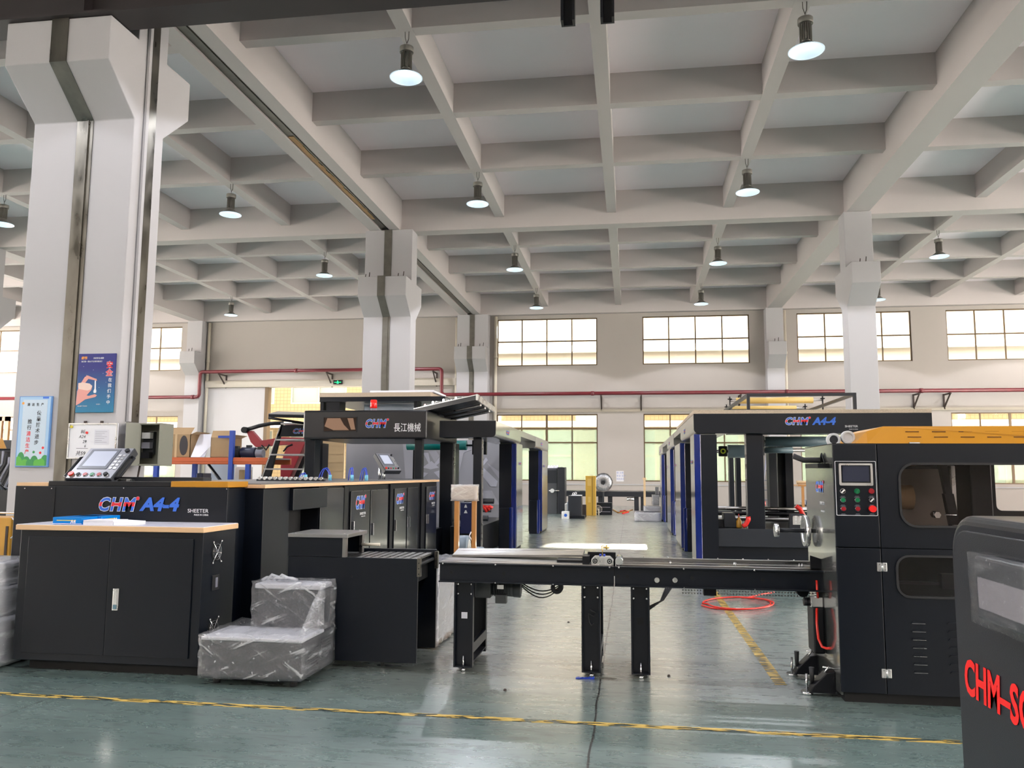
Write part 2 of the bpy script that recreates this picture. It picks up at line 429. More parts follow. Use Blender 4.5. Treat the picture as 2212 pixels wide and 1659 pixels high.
def ringprism(mb, outer, inner, axis, a, b):
    """frame between two loops with the same number of points"""
    def P(p, t): return {0:(t,p[0],p[1]), 1:(p[0],t,p[1]), 2:(p[0],p[1],t)}[axis]
    L_ = [[mb.bm.verts.new(P(p,t)) for p in loop] for loop, t in ((outer,a),(outer,b),(inner,b),(inner,a))]
    n = len(outer)
    for k in range(4):
        for i in range(n): mb.bm.faces.new([L_[k][i],L_[k][(i+1)%n],L_[(k+1)%4][(i+1)%n],L_[(k+1)%4][i]])
    return mb

# frames of reference for flat lettering: local x to the right, local y up, local z out of the surface
def onY(x, y, z): return Matrix(((1,0,0,x),(0,0,-1,y),(0,1,0,z),(0,0,0,1)))         # surface facing the camera side (-Y)
def onXp(x, y, z): return Matrix(((0,0,1,x),(1,0,0,y),(0,1,0,z),(0,0,0,1)))         # surface facing +X, text runs to +Y
def onXm(x, y, z): return Matrix(((0,0,-1,x),(-1,0,0,y),(0,1,0,z),(0,0,0,1)))       # surface facing -X, text runs to -Y
def textmesh(s, size, off=0, ext=.0008, shear=0, align='LEFT', sx=1, spacing=1):
    cu = bpy.data.curves.new('t', 'FONT'); cu.body = s; cu.size = size; cu.offset = off*size; cu.extrude = ext
    cu.shear = shear; cu.align_x = align; cu.resolution_u = 3; cu.space_character = spacing
    o = bpy.data.objects.new('t', cu); COL.objects.link(o)
    bpy.context.view_layer.update()
    me = bpy.data.meshes.new_from_object(o.evaluated_get(bpy.context.evaluated_depsgraph_get()))
    bpy.data.objects.remove(o); bpy.data.curves.remove(cu)
    if sx != 1: me.transform(Matrix.Diagonal((sx,1,1,1)))
    return me
def text(name, s, size, m, parent, M, off=0, shear=0, align='LEFT', sx=1, lift=.0015, label=None, spacing=1):
    me = textmesh(s, size, off, .0006, shear, align, sx, spacing)
    me.name = name
    me.transform(M @ Matrix.Translation((0,0,lift)))
    rt = root_of(parent)
    me.transform(ROOT.get(rt.name, Matrix.Identity(4)))
    me.materials.clear(); me.materials.append(m)
    o = bpy.data.objects.new(name, me); COL.objects.link(o); o.parent = parent
    if label: o['label'] = label
    return o
def logo(parent, M, h, extra=None, sx=1.0, back=True):
    """blue and red CHM lettering with a pale outline and a small red dot; h = letter height. extra = 'A4-4' in blue"""
    size = h/.70
    gap = 1.0
    if back:
        me = textmesh('CHM', size, .060, .0005, .22, sx=1.12*sx, spacing=1.16); mb = MB(); mb.bm.from_mesh(me); mb.xf(M @ Matrix.Translation((0,0,.001)))
        lg = part('logo_lettering', mb, white_t, parent, 'CHM letters, blue with a red middle band and a white outline')
    me = textmesh('CHM', size, .030, .0005, .22, sx=1.12*sx, spacing=1.16); mb = MB(); mb.bm.from_mesh(me)
    for zc in (.23*size, .47*size):
        bmesh.ops.bisect_plane(mb.bm, geom=mb.bm.verts[:]+mb.bm.edges[:]+mb.bm.faces[:], plane_co=(0,zc,0), plane_no=(0,1,0))
    for f in mb.bm.faces:
        f.material_index = 1 if .23*size < f.calc_center_median().y < .47*size else 0
    w = max(v.co.x for v in mb.bm.verts)
    mb.xf(M @ Matrix.Translation((0,0,.0025)))
    part('logo_fill', mb, None, lg if back else parent, mats=[blue_t, red_t])
    d = h*.14
    mb = MB(); mb.cyl((w+d*1.1, h*.98, .001), (w+d*1.1, h*.98, .002), d*1.25, n=20); mb.xf(M); part('registered_ring', mb, greypan, lg if back else parent)
    mb = MB(); mb.cyl((w+d*1.1, h*.98, .002), (w+d*1.1, h*.98, .003), d, n=20); mb.xf(M); part('registered_dot', mb, red_t, lg if back else parent)
    if extra:
        text('model_lettering', extra, size*1.02, blue_t, parent, M @ Matrix.Translation((w+d*2.8,0,0)), off=.05, shear=.22, sx=1.15*sx)
    return w
# ---------------------------------------------------------------- the hall
ZSUB, ZMAIN, ZSLAB = 9.30, 8.95, 9.98
XL, XR, YB, YF = -36.0, 27.4, -14.5, 37.6
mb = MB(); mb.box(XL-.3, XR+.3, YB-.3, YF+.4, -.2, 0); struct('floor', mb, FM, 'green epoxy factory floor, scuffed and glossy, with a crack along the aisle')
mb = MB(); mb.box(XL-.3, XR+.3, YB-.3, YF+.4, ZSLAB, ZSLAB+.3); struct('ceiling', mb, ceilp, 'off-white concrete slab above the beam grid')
def worn(x0,x1,y0,y1,label):
    mb = MB(); mb.box(x0,x1,y0,y1,0,.002); struct('trim_1', mb, YM, label)
worn(-16, 6, 4.885, 4.945, 'worn yellow safety line across the green floor in front of the machines')
worn(.98, 1.06, 6.0, 12.0, 'worn yellow line running away on the floor behind the conveyor')

# wall with openings
def wall_y(name, y, th, x0, x1, z0, z1, holes, m, label):
    xs = sorted({x0,x1,*[h[0] for h in holes],*[h[1] for h in holes]}); zs = sorted({z0,z1,*[h[2] for h in holes],*[h[3] for h in holes]})
    mb = MB()
    for a,b_ in zip(xs,xs[1:]):
        run=None
        for c,d in zip(zs,zs[1:]):
            cx,cz=(a+b_)/2,(c+d)/2
            solid = not any(h[0]<cx<h[1] and h[2]<cz<h[3] for h in holes)
            if solid: run = (run[0] if run else c, d)
            if (not solid or d==zs[-1]) and run: mb.box(a,b_,y,y+th,*run); run=None
    return struct(name, mb, m, label)
def wpx(u0,v0,u1,v1): return (PY(u0,(v0+v1)/2,YF).x, PY(u1,(v0+v1)/2,YF).x, PY((u0+u1)/2,v1,YF).z, PY((u0+u1)/2,v0,YF).z)
zu = (6.52, 8.78); zl = (1.12, 4.22)
upX = []
for u0,u1,v in ((1074,1290,740),(1388,1619,735),(1722,1969,726)): upX.append((PY(u0,v,YF).x, PY(u1,v,YF).x))
w_ = upX[1][1]-upX[1][0]
upX.append((PY(2045,720,YF).x, PY(2045,720,YF).x+w_))
xr_ = PY(392,750,YF).x; upX.append((xr_-w_, xr_)); xr_ = PY(41,760,YF).x; upX.append((xr_-w_, xr_))
upX.append((21.6, 26.2))
DOORX = (PY(577,900,YF).x, -11.9); DOORZ = 5.62
holes = [(a,b_,*zu) for a,b_ in upX] + [(a,b_,*zl) for a,b_ in upX if not (a < DOORX[1] and b_ > DOORX[0])] + [(DOORX[0],DOORX[1],0,DOORZ)]
wall_y('wall_back', YF, .28, XL, XR, 0, ZSLAB, holes, paint, 'far wall of the hall, white below and beige above the lamp light')
# side walls and rear wall with high windows for daylight
wall_y('wall_front', YB-.28, .28, XL, XR, 0, ZSLAB, [(x,x+5.6,7.2,8.8) for x in range(-34,24,14)], paint, 'near wall of the hall behind the camera')
def wall_x(name, x, th, holes, label):
    ys = sorted({YB,YF,*[h[0] for h in holes],*[h[1] for h in holes]}); zs=sorted({0,ZSLAB,*[h[2] for h in holes],*[h[3] for h in holes]}); mb=MB()
    for a,b_ in zip(ys,ys[1:]):
        for c,d in zip(zs,zs[1:]):
            if not any(h[0]<(a+b_)/2<h[1] and h[2]<(c+d)/2<h[3] for h in holes): mb.box(x,x+th,a,b_,c,d)
    struct(name, mb, paint, label)
wall_x('wall_left', XL-.28, .28, [(y,y+5,6.2,8.8) for y in range(-12,32,7)]+[(y,y+5,1.2,4.6) for y in range(-12,32,7)], 'left side wall of the hall')
wall_x('wall_right', XR, .28, [(y,y+5,6.2,8.8) for y in range(-12,32,7)]+[(y,y+5,1.2,4.6) for y in range(-12,32,7)], 'right side wall of the hall')

wn = 0
def window(x0,x1,z0,z1,xs,zs,low):
    global wn
    wn += 1
    pos = 'lower' if low else 'upper'
    mb = MB(); t=.05
    yy=(YF+.06,YF+.12)
    for x in (x0,x1-t): mb.box(x,x+t,*yy,z0,z1)
    for z in (z0,z1-t): mb.box(x0+t,x1-t,*yy,z,z+t)
    for k,x in enumerate(xs): 
        tt = .05 if (low and k==1) else .028
        mb.box(x-tt,x+tt,yy[0]+.004,yy[1]-.004,z0+t,z1-t)
    for z in zs: mb.box(x0+t,x1-t,yy[0]+.008,yy[1]-.008,z-.03,z+.03)
    root = struct('window_%d'%wn, mb, bronze, '%s brown framed window on the far wall at X %d' % (pos, round((x0+x1)/2)))
    lab = {True:'tall lower window with green frosted panes',False:'wide high window of eight bright panes'}[low]
    root['label'] = lab + ', ' + WPOS[x0]
    zz = [z0]+list(zs)+[z1]
    for i,(a,b_) in enumerate(zip(zz,zz[1:])):
        mb = MB(); mb.box(x0+t,x1-t,YF+.086,YF+.092,a+.03,b_-.03)
        part('pane', mb, glass_g if (low and i < len(zz)-2) else glass_c, root)
WPOS={a:t for (a,_),t in zip(upX,('on the far wall just left of the aisle','on the far wall right of the aisle','on the far wall behind the single column','on the far wall near the right edge','on the far wall right of the poster column','on the far wall at the left edge','beyond the right edge'))}
for a,b_ in upX:
    w4 = (b_-a)/4
    window(a,b_,*zu,[a+w4,a+2*w4,a+3*w4],[zu[0]+.52*(zu[1]-zu[0])],False)
    if not (a < DOORX[1] and b_ > DOORX[0]): window(a,b_,*zl,[a+w4,a+2*w4,a+3*w4],[zl[0]+1.78,zl[0]+2.42],True)
mb = MB(); mb.box(-21.0,-8.2,YF-.22,YF,DOORZ,DOORZ+.34); struct('trim_2', mb, beige, 'beige lintel band above the loading doorway')
mb = MB(); mb.box(PY(437,900,YF).x+.05,DOORX[0]-.12,YF-.06,YF-.005,0,DOORZ-.02)
o = struct('door_1', mb, mat('white_door_leaf',(.52,.50,.51),.5), 'big white sliding door leaf beside the loading doorway')
mb = MB(); mb.box(DOORX[0]-.12,DOORX[0]+.05,YF-.1,YF+.28,0,DOORZ); part('door_post', mb, bronze, o)
for a,b_,z in ((-6.6,6.1,4.32),(6.9,XR,4.32)):
    mb = MB(); mb.box(a,b_,YF-.06,YF,z,z+.12); struct('trim_3', mb, beige, 'beige ledge line above the lower windows %s' % ('left of' if a<0 else 'right of')+' the right wall column')
mb = MB(); mb.box(-6.6,XR,YF-.03,YF,.95,1.0); struct('trim_4', mb, mat('grey_dado',(.42,.42,.43),.7), 'thin grey dado line low on the far wall')

# yard and building opposite
mb = MB(); mb.box(-60,60,YF+.4,60,-.25,-.05); struct('ground', mb, mat('yard_concrete',(.6,.58,.55),.9), 'concrete yard outside the windows')
OY = 44.5
YF_TOP = 8.75 + (OY-YF-.1)*(8.75/21.6) - .38
facade = thing('tiled_building', 'cream tiled factory building seen through the windows and doorway', 'building', (0,OY,0))
holes = []
x = -46.0
while x < 44:
    holes += [(x,x+3.4,.9,3.9),(x,x+3.4,5.4,7.5)]; x += 4.4
xs = sorted({-50,50,*[h[0] for h in holes],*[h[1] for h in holes]}); mb = MB()
mb.box(-50,50,OY,OY+.3,0,.9); mb.box(-50,50,OY,OY+.3,3.9,5.4)
for a,b_ in zip(xs,xs[1:]):
    if not any(h[0]<(a+b_)/2<h[1] for h in holes): mb.box(a,b_,OY,OY+.3,.9,3.9); mb.box(a,b_,OY,OY+.3,5.4,7.5)
part('wall', mb, tilef, facade)
mb=MB(); mb.box(-50,50,OY,OY+.3,7.5,YF_TOP); part('upper_wall', mb, mat('glare_upper_facade',(.30,.28,.245),.8,var=.06,vs=1), facade, 'pale upper wall')  # paler than the tiles: overexposed window glare put into the wall colour
for h in holes:
    mb = MB(); mb.box(h[0],h[1],OY+.1,OY+.14,h[2],h[3])
    g = part('glazing', mb, mat('far_green_glass',(.155,.18,.16),.5,spec=.2), facade)
    mb = MB()
    for k in (0,1,2): mb.box(h[0]+k*1.66,h[0]+k*1.66+.08,OY+.02,OY+.1,h[2],h[3])
    for z in (h[2],(h[2]+h[3])/2,h[3]-.08): mb.box(h[0]+.09,h[1],OY+.03,OY+.1,z,z+.08)
    part('glazing_bars', mb, mat('pale_bars',(.34,.29,.2),.5), g)
mb = MB(); mb.box(-50,50,OY-.5,OY,8.15,8.5); part('white_gutter', mb, mat('white_gutter_paint',(.8,.8,.78),.5), facade, 'bright white gutter ledge')
mb = MB(); mb.box(-50,50,OY-.9,OY,4.0,4.3); part('canopy', mb, mat('white_gutter_paint',(.8,.8,.78),.5), facade)
mb = MB(); mb.box(-50,50,OY+.3,OY+12,0,YF_TOP-.05); part('block', mb, mat('far_block',(.5,.45,.4),.9), facade)

# ceiling beams
def beam(x0,x1,y0,y1,z0,label,name='ceiling_beam',m=None):
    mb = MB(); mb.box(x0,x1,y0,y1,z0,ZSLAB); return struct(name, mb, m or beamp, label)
SUBX = [-31.9,-28.4,-25.0,-17.75,-14.3,-10.85,-3.91,-.49,2.93,9.9,13.35,16.8,23.6]
for i,x in enumerate(SUBX): beam(x-.14,x+.14,YB,YF,ZSUB,'slim rib beam running away from the camera, number %d from the left wall' % (i+1))
for i,y in enumerate([-11.0,-7.5,-.4,3.1,6.45,13.25,16.67,19.98,27.1,30.5,33.8]): beam(XL,XR,y-.13,y+.13,ZSUB+.006,'slim cross rib beam, number %d from the near wall' % (i+1))
for x in (-21.5,6.5,20.3):
    beam(x-.31,x+.31,YB,YF,ZMAIN,'deep main beam running away above the %s row of columns' % {-21.5:'far left',6.5:'right hand',20.3:'far right'}[x])
b1 = beam(-7.98,-7.62,YB,YF,ZMAIN+.003,'deep main beam left of the expansion joint')
b2 = beam(-7.34,-7.02,YB,YF,ZMAIN+.003,'deep main beam right of the expansion joint')
mb = MB(); mb.box(-7.62,-7.34,YB,23.5,ZMAIN+.06,ZMAIN+.09); mb.box(-7.62,-7.34,24.2,37,ZMAIN+.06,ZMAIN+.09); mb.box(-7.43,-7.41,YB,37,ZMAIN+.03,ZMAIN+.07)
part('joint_cover', mb, dkgalv, b1, 'dark metal joint cover along the beam')
mb = MB()
pts=[]
for k in range(24):
    y=16.6+k*.25; mb.box(-7.60+.02*random.random(),-7.45-.05*random.random(),y,y+.25,ZMAIN+.04,ZMAIN+.055)
part('foam_strip', mb, foam, b1, 'torn orange foam strip in the joint')
for y,h in ((-3.9,.3),(10.0,.26),(24.02,.24),(YF-.16,.16)):
    beam(XL,XR,y-h,y+h,ZMAIN-.003,{-3.9:'deep cross beam behind the camera',10.0:'deep cross beam over the near columns',24.02:'deep cross beam over the middle columns'}.get(y,'deep beam along the top of the far wall'))

# columns
def colprofile(mb, x0, x1, y0, y1, front=True, back=True, top=ZMAIN):
    P=[(y0,0),(y1,0)]
    if back: P += [(y1,6.2),(y1+.62,6.74),(y1+.62,7.33),(y1,7.33)]
    P += [(y1,top),(y0,top)]
    if front: P += [(y0,7.33),(y0-.6,7.33),(y0-.6,6.74),(y0,6.2)]
    mb.prism(P,0,x0,x1)
def cover_profile(mb, xa, xb, y0, t=.012, top=ZMAIN, z0=1.4):
    P=[(y0,z0),(y0-t,z0),(y0-t,6.2),(y0-.6-t,6.74),(y0-.6-t,7.34+t),(y0,7.34+t),(y0,7.34),(y0-.6,7.34),(y0-.6,6.74),(y0,6.2)]
    mb.prism(P[::-1],0,xa,xb)
def column(name,x0,x1,y0,y1,label,double=False,front=True,back=True,bolts=True):
    mb=MB(); colprofile(mb,x0,x1,y0,y1,front,back)
    o=struct(name,mb,colp,label,bevel=.012)
    if double:
        mb=MB(); jx0=-7.44 if y0<12 else -7.49; cover_profile(mb,jx0,jx0+.24,y0,z0=.05)
        mb.box(jx0,jx0+.24,y0-.014,y0,7.36,ZMAIN)
        part('joint_cover',mb,galv if y0<12 else dkgalv,o,'metal strip over the joint, bent round the bracket')
        mb=MB(); mb.box(jx0+.165,jx0+.18,y0-.03,y0-.012,.05,6.2); part('cover_rib',mb,galv,o)
    if bolts and front:
        for k,x in enumerate([x0+.12,x0+.24,x1-.35,x1-.18] if double else [x0+.3,x0+.46]):
            mb=MB(); mb.cyl((x,y0-.3,7.33),(x+.02,y0-.3,7.33+.16+.05*(k%2)),.013,n=8); part('anchor_bolt',mb,rust,o)
    return o
cA = column('column',-8.1,-6.6,9.6,10.28,'broad white double column at the near left, with posters on it',True,bolts=False)
mb=MB(); mb.box(-6.6,-6.585,9.86,10.06,2.1,8.9); part('side_strip',mb,galv,cA,'galvanised strip up the side of the column')
mb=MB(); mb.box(-6.585,-6.55,9.78,9.84,2.1,8.9); part('corner_trim',mb,colp,cA)
column('column',-8.1,-6.6,23.55,24.15,'broad white double column in the middle distance, behind the gantry header',True)
column('column',-8.1,-6.6,37.05,YF,'broad white double column against the far wall',True,back=False)
column('column',6.1,6.86,23.5,24.1,'single white column right of the middle, behind the right-hand machine')
column('column',6.1,6.86,37.05,YF,'single white column against the far wall right of centre',back=False)
column('column',-21.9,-21.1,37.05,YF,'single white column against the far wall at the left corner',back=False)
column('column',-21.9,-21.1,23.55,24.15,'single white column far left, half hidden by the poster column')
column('column',-21.9,-21.1,9.6,10.28,'white column beyond the left edge of the picture')
column('column',20.0,20.7,23.5,24.1,'white column beyond the right edge of the picture')
column('column',6.1,6.86,9.6,10.2,'white column beyond the near right edge of the picture')

# wall services
def tubeobj(name,pts,r,m,label,cat,group=None): mb=MB(); mb.tube(pts,r); return single(name,mb,m,label,cat,group)
yp=36.84
def wp(u,v,y=yp): return PY(u,v,y)
T=thing('fire_pipe','dark red fire main running along the far wall and up over the doorway','pipe',(0,yp,0))
def bend(pts,r=.18):
    out=[pts[0]]
    for a,b_,c in zip(pts,pts[1:],pts[2:]):
        a,b_,c=Vector(a),Vector(b_),Vector(c)
        d1=(a-b_).normalized();d2_=(c-b_).normalized()
        for k in range(7):
            t=k/6; p=b_+d1*r*(1-t)**2+d2_*r*t**2; out.append(p)
    out.append(pts[-1]); return out
zA,zB,zC=wp(380,858).z,wp(700,800).z,wp(1500,848).z
P=[(XL+.3,yp,zA),(wp(431,830).x,yp,zA),(wp(431,830).x,yp,zB),(wp(954,830).x,yp,zB),(wp(954,830).x,yp,zC),(XR-.2,yp,zC)]
mb=MB(); mb.tube(bend(P),.085,n=12); part('pipe_run',mb,redpipe,T)
for x,z in ((wp(640,800).x,zB),(wp(431,850).x-.35,zA),(wp(1280,848).x,zC),(wp(1700,848).x,zC),(wp(1990,848).x,zC)):
    mb=MB(); mb.cyl((x-.07,yp,z),(x+.07,yp,z),.105,n=14); part('pipe_coupling',mb,redpipe,T)
for u,z in ((472,zB),(705,zB),(935,zB),(1298,zC),(1385,zC),(1985,zC),(2052,zC),(1600,zC)):
    x=wp(u,840).x; mb=MB()
    mb.box(x-.03,x+.03,YF-.06,YF,z-.75,z-.08); mb.box(x-.03,x+.03,yp-.08,YF-.06,z-.15,z-.09)
    mb.quadbox([(x-.025,YF-.1,z-.66),(x+.025,YF-.1,z-.66),(x+.025,YF-.06,z-.6),(x-.025,YF-.06,z-.6),(x-.025,yp-.02,z-.15),(x+.025,yp-.02,z-.15),(x+.025,yp+.04,z-.15),(x-.025,yp+.04,z-.15)])
    part('wall_bracket',mb,rust,T)
for u,v0,v1,lab in ((980,678,852,'cream drainpipe left of the wall column by the doorway'),(1062,634,850,'cream drainpipe beside the first high window'),(1698,660,850,'cream drainpipe on the right-hand wall column'),(413,690,1000,'cream drainpipe at the left corner column')):
    px_={980:-8.2,1062:-6.3,1698:6.98,413:-20.95}[u]; yy_=YF-.12; mb=MB(); mb.cyl((px_,yy_,0.0),(px_,yy_,8.9),.075,n=14); mb.cyl((px_,yy_,6.9),(px_,yy_,7.0),.09,n=14)
    single('drainpipe',mb,cream,lab,'pipe','cream drainpipes on the far wall')
T=thing('exit_sign','small green lit exit sign on the lintel above the doorway','sign',(PY(729,825,YF-.3).x,YF-.3,PY(729,829,YF-.3).z))
mb=MB(); x0,x1,z0,z1=pbox(mb,720,821,739,830,YF-.3,.07); part('housing',mb,black2,T)
mb=MB(); w=x1-x0
mb.box(x0+.12*w,x0+.34*w,YF-.306,YF-.3,z0+.4*(z1-z0),z0+.55*(z1-z0)); mb.box(x0+.66*w,x0+.88*w,YF-.306,YF-.3,z0+.4*(z1-z0),z0+.55*(z1-z0))
mb.cyl(((x0+x1)/2,YF-.306,z0+.72*(z1-z0)),((x0+x1)/2,YF-.3,z0+.72*(z1-z0)),.03,n=12); mb.box((x0+x1)/2-.05,(x0+x1)/2+.05,YF-.306,YF-.3,z0+.15*(z1-z0),z0+.6*(z1-z0))
part('pictogram',mb,exitg,T,'glowing green running figure and arrows')

# crane girder on the near brackets
T=thing('crane_girder','dark crane girder crossing the top left corner on the column bracket','girder',(-8,9.15,7.33))
mb=MB(); mb.box(-30,22,8.92,9.38,7.335,7.37); mb.box(-30,22,9.13,9.17,7.37,8.3); mb.box(-30,22,8.95,9.35,8.3,8.33); mb.box(-30,22,9.11,9.19,8.33,8.42)
part('girder_beam',mb,girderm,T)
for x in range(-29,22,2): mb=MB(); mb.box(x,x+.02,8.97,9.33,7.37,8.3); part('stiffener',mb,girderm,T)
for xa,xb in ((PY(1212,30,9.0).x,PY(1242,30,9.0).x),(PY(1297,30,9.0).x,PY(1327,30,9.0).x)):
    mb=MB(); mb.box(xa,xa+.03,8.93,9.08,6.75,7.335); mb.box(xb-.03,xb,8.93,9.08,6.75,7.335); mb.box(xa+.03,xb-.03,9.05,9.08,6.75,7.335)
    part('hanging_bracket',mb,black2,T)

# ---------------------------------------------------------------- high-bay lamps
def make_lamp():
    o=thing('high_bay_lamp','','lamp',(0,0,0),'high bay lamps hung from the beams')
    mb=MB(); mb.cyl((0,0,.46),(0,0,.56),.125,n=24); part('driver_cap',mb,lampb,o,bevel=.006)
    mb=MB(); mb.cyl((0,0,.14),(0,0,.46),.075,n=18)
    for k in range(18):
        t=2*math.pi*k/18; c,s_=math.cos(t),math.sin(t)
        mb.quadbox([(c*.07+s_*.005,s_*.07-c*.005,.16),(c*.07-s_*.005,s_*.07+c*.005,.16),(c*.1-s_*.004,s_*.1+c*.004,.16),(c*.1+s_*.004,s_*.1-c*.004,.16),
                    (c*.07+s_*.005,s_*.07-c*.005,.45),(c*.07-s_*.005,s_*.07+c*.005,.45),(c*.1-s_*.004,s_*.1+c*.004,.45),(c*.1+s_*.004,s_*.1-c*.004,.45)])
    part('heatsink',mb,lampb,o)
    prof=[(.075,.145),(.11,.125),(.17,.075),(.24,.02),(.285,-.008)]
    mb=MB(); mb.lathe(prof); 
    mb.keep=True; bmesh.ops.recalc_face_normals(mb.bm,faces=mb.bm.faces); part('reflector_shell',mb,lampb,o)
    mb=MB(); mb.lathe([(r-.006 if i else .0,z-.004) for i,(r,z) in enumerate([(.0,.14)]+prof)]); mb.ring((0,0,-.014),(0,0,-.004),.29,.275,n=32); part('reflector',mb,reflm,o,'glowing white reflector')
    mb=MB(); mb.cyl((0,0,.118),(0,0,.128),.05,n=16); part('led_module',mb,ledm,o)
    mb=MB()
    mb.tube([(0,0,.56),(0,0,.64),(-.03,0,.74),(-.035,0,.86)],.006,n=6); mb.tube([(0,0,.64),(.03,.01,.72),(.035,0,.86)],.007,n=6)
    part('hanging_wire',mb,rust,o)
    li=bpy.data.lights.new('lamp_light','SPOT'); li.energy=LAMP_W; li.spot_size=R(131); li.spot_blend=.07; li.shadow_soft_size=.06; li.color=(.92,.935,1.0)
    lo=bpy.data.objects.new('lamp_light',li); COL.objects.link(lo); lo.parent=o; lo.location=(0,0,-.02)
    return o
proto=make_lamp()
names={(0,0):'high bay lamp beyond the left edge'}
k=0
for j,(y,rw) in enumerate(((-.4,'behind the camera'),(6.45,'above the camera'),(13.22,'nearest row in view'),(20.03,'second row'),(26.9,'third row'),(33.4,'row by the far wall'))):
    for i,(x,cl) in enumerate(((-31.85,'beyond the left edge'),(-24.95,'far left'),(-17.68,'left of the poster column'),(-10.75,'just right of the poster column'),(-3.88,'left of the middle rib'),(2.95,'right of the middle rib'),(9.85,'right of the right-hand beam'),(16.8,'near the right wall'),(23.6,'last on the right'))):
        if x in (-31.85,23.6) and j in (0,1): continue
        o=proto if k==0 else copy_tree(proto)
        o.location=(x,y,8.44); k+=1
        o['label']='hanging high bay lamp, %s, %s' % (rw,cl)

# ================================================================ machines
def fz(u, v, y): return PY(u,v,y).z
def fx(u, v, y): return PY(u,v,y).x
def bolt(parent, x, y, z, d=(0,-1,0), r=.008, m=None, n='bolt_head'):
    mb=MB(); mb.cyl((x,y,z),(x+d[0]*.006,y+d[1]*.006,z+d[2]*.006),r,r*.6,n=10); return part(n,mb,m or chrome,parent)

# ---- long sheeter body on the left
SX = -3.0
T = thing('sheeter_machine','long black sheeter machine at the left, CHM A4-4 SHEETER lettering and wooden top edge','machine',(-4.0,9.0,0))
MAINL = T
mb=MB(); mb.box(-4.98,-3.13,5.99,6.02,.04,1.325); p=part('front_plate',mb,black,T,bevel=.003)
for u,v in ((116,1175),(490,1176),(54,1055),(112,1055),(490,1055),(268,1051)):
    q=PY(u,v,5.99); bolt(p,q.x,5.99,min(q.z,1.315),r=.006)
mb=MB(); mb.box(PY(116,1100,5.985).x-.001,PY(116,1100,5.985).x+.001,5.986,5.99,1.05,1.32); part('panel_seam',mb,cavity,p)
L0=PY(211,1102,5.985); LW=(PY(293,1102,5.985).x-L0.x); hh=PY(250,1075,5.985).z-PY(250,1102,5.985).z
def fitlogo(parent,M,h,width,**k):
    """logo scaled to a given width"""
    me=textmesh('CHM',h/.70,.030,0,.22,sx=1.12,spacing=1.16); w0=max(v.co.x for v in me.vertices); bpy.data.meshes.remove(me)
    return logo(parent,M,h,sx=width/w0,**k)
fitlogo(p,onY(L0.x,5.985,L0.z),hh,LW)
q=PY(304,1102,5.985); q2=PY(391,1102,5.985)
def fittext(name,s,h,width,m,parent,M,**k):
    me=textmesh(s,h/.70,k.get('off',0),0,k.get('shear',0)); xs=[v.co.x for v in me.vertices]; w0=max(xs)-min(xs); bpy.data.meshes.remove(me)
    return text(name,s,h/.70,m,parent,M,sx=width/w0,**k)
fittext('model_lettering','A4-4',hh*.98,q2.x-q.x,blue_t,p,onY(q.x,5.985,q.z),off=.045,shear=.22,label='blue A4-4 lettering')
q=PY(405,1107,5.985); fittext('name_lettering','SHEETER',.029,PY(450,1107,5.985).x-q.x,white_t,p,onY(q.x,5.985,q.z),label='white SHEETER lettering')
q=PY(419,1114,5.985); fittext('small_lettering','MADE IN CHINA',.014,PY(450,1114,5.985).x-q.x,white_t,p,onY(q.x,5.985,q.z))
mb=MB(); mb.box(-4.98,-3.16,6.02,6.35,.08,1.32); part('fore_body',mb,black,T,bevel=.003)
yu=lambda u,v=1100: PX(u,v,SX).y
ya,yb_,yc,yend=yu(625),yu(692),yu(748),yu(945)
zc1=PX(650,1100,SX).z; zc0=PX(650,1162,SX).z
mb=MB(); mb.box(-4.98,SX,6.35,ya,.08,1.31); part('body',mb,black,T,bevel=.004)
mb=MB(); mb.box(-4.98,-3.5,ya,yb_,.08,1.31); mb.box(-3.5,SX,ya,yb_,.08,zc0); part('lower_body',mb,black,T)
mb=MB(); mb.box(-3.5,SX+.03,ya+.01,yu(700),zc1,1.30); part('cavity_lid',mb,black,T,bevel=.004)
mb=MB(); mb.box(-4.98,SX-.02,yb_,yend,.08,1.31); part('cabinet_body',mb,black2,T,bevel=.004)
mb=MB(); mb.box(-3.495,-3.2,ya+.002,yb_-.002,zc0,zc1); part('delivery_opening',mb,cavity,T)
mb=MB(); mb.box(SX-.02,SX,yb_,yu(743),.12,1.29); part('side_panel',mb,blackside,T,bevel=.003)
mb=MB(); mb.box(-5.0,SX+.02,6.33,yend+.02,1.315,1.345); part('wooden_edge',mb,woodedge,T,bevel=.004)
mb=MB(); mb.box(-4.96,SX-.03,6.36,yend,1.345,1.352); part('work_surface',mb,mat('dark_work_surface',(.12,.12,.125),.3),T)
mb=MB(); mb.box(-4.98,PY(104,1046,6.0).x,6.0,6.3,1.325,1.352); part('wooden_corner',mb,woodedge,T)
mb=MB(); mb.box(PY(104,1046,6.0).x+.004,PY(368,1046,6.0).x,6.0,6.35,1.326,1.366); part('rear_ledge',mb,black2,T,bevel=.003)
mb=MB(); mb.box(PY(368,1046,6.0).x+.004,-3.135,6.0,6.34,1.326,1.372); part('orange_cover',mb,orange,T,'orange steel cover',bevel=.003)
mb=MB(); mb.box(PY(120,1046,6.05).x,-3.55,6.36,6.5,1.352,1.40); part('rear_rail',mb,charc,T)
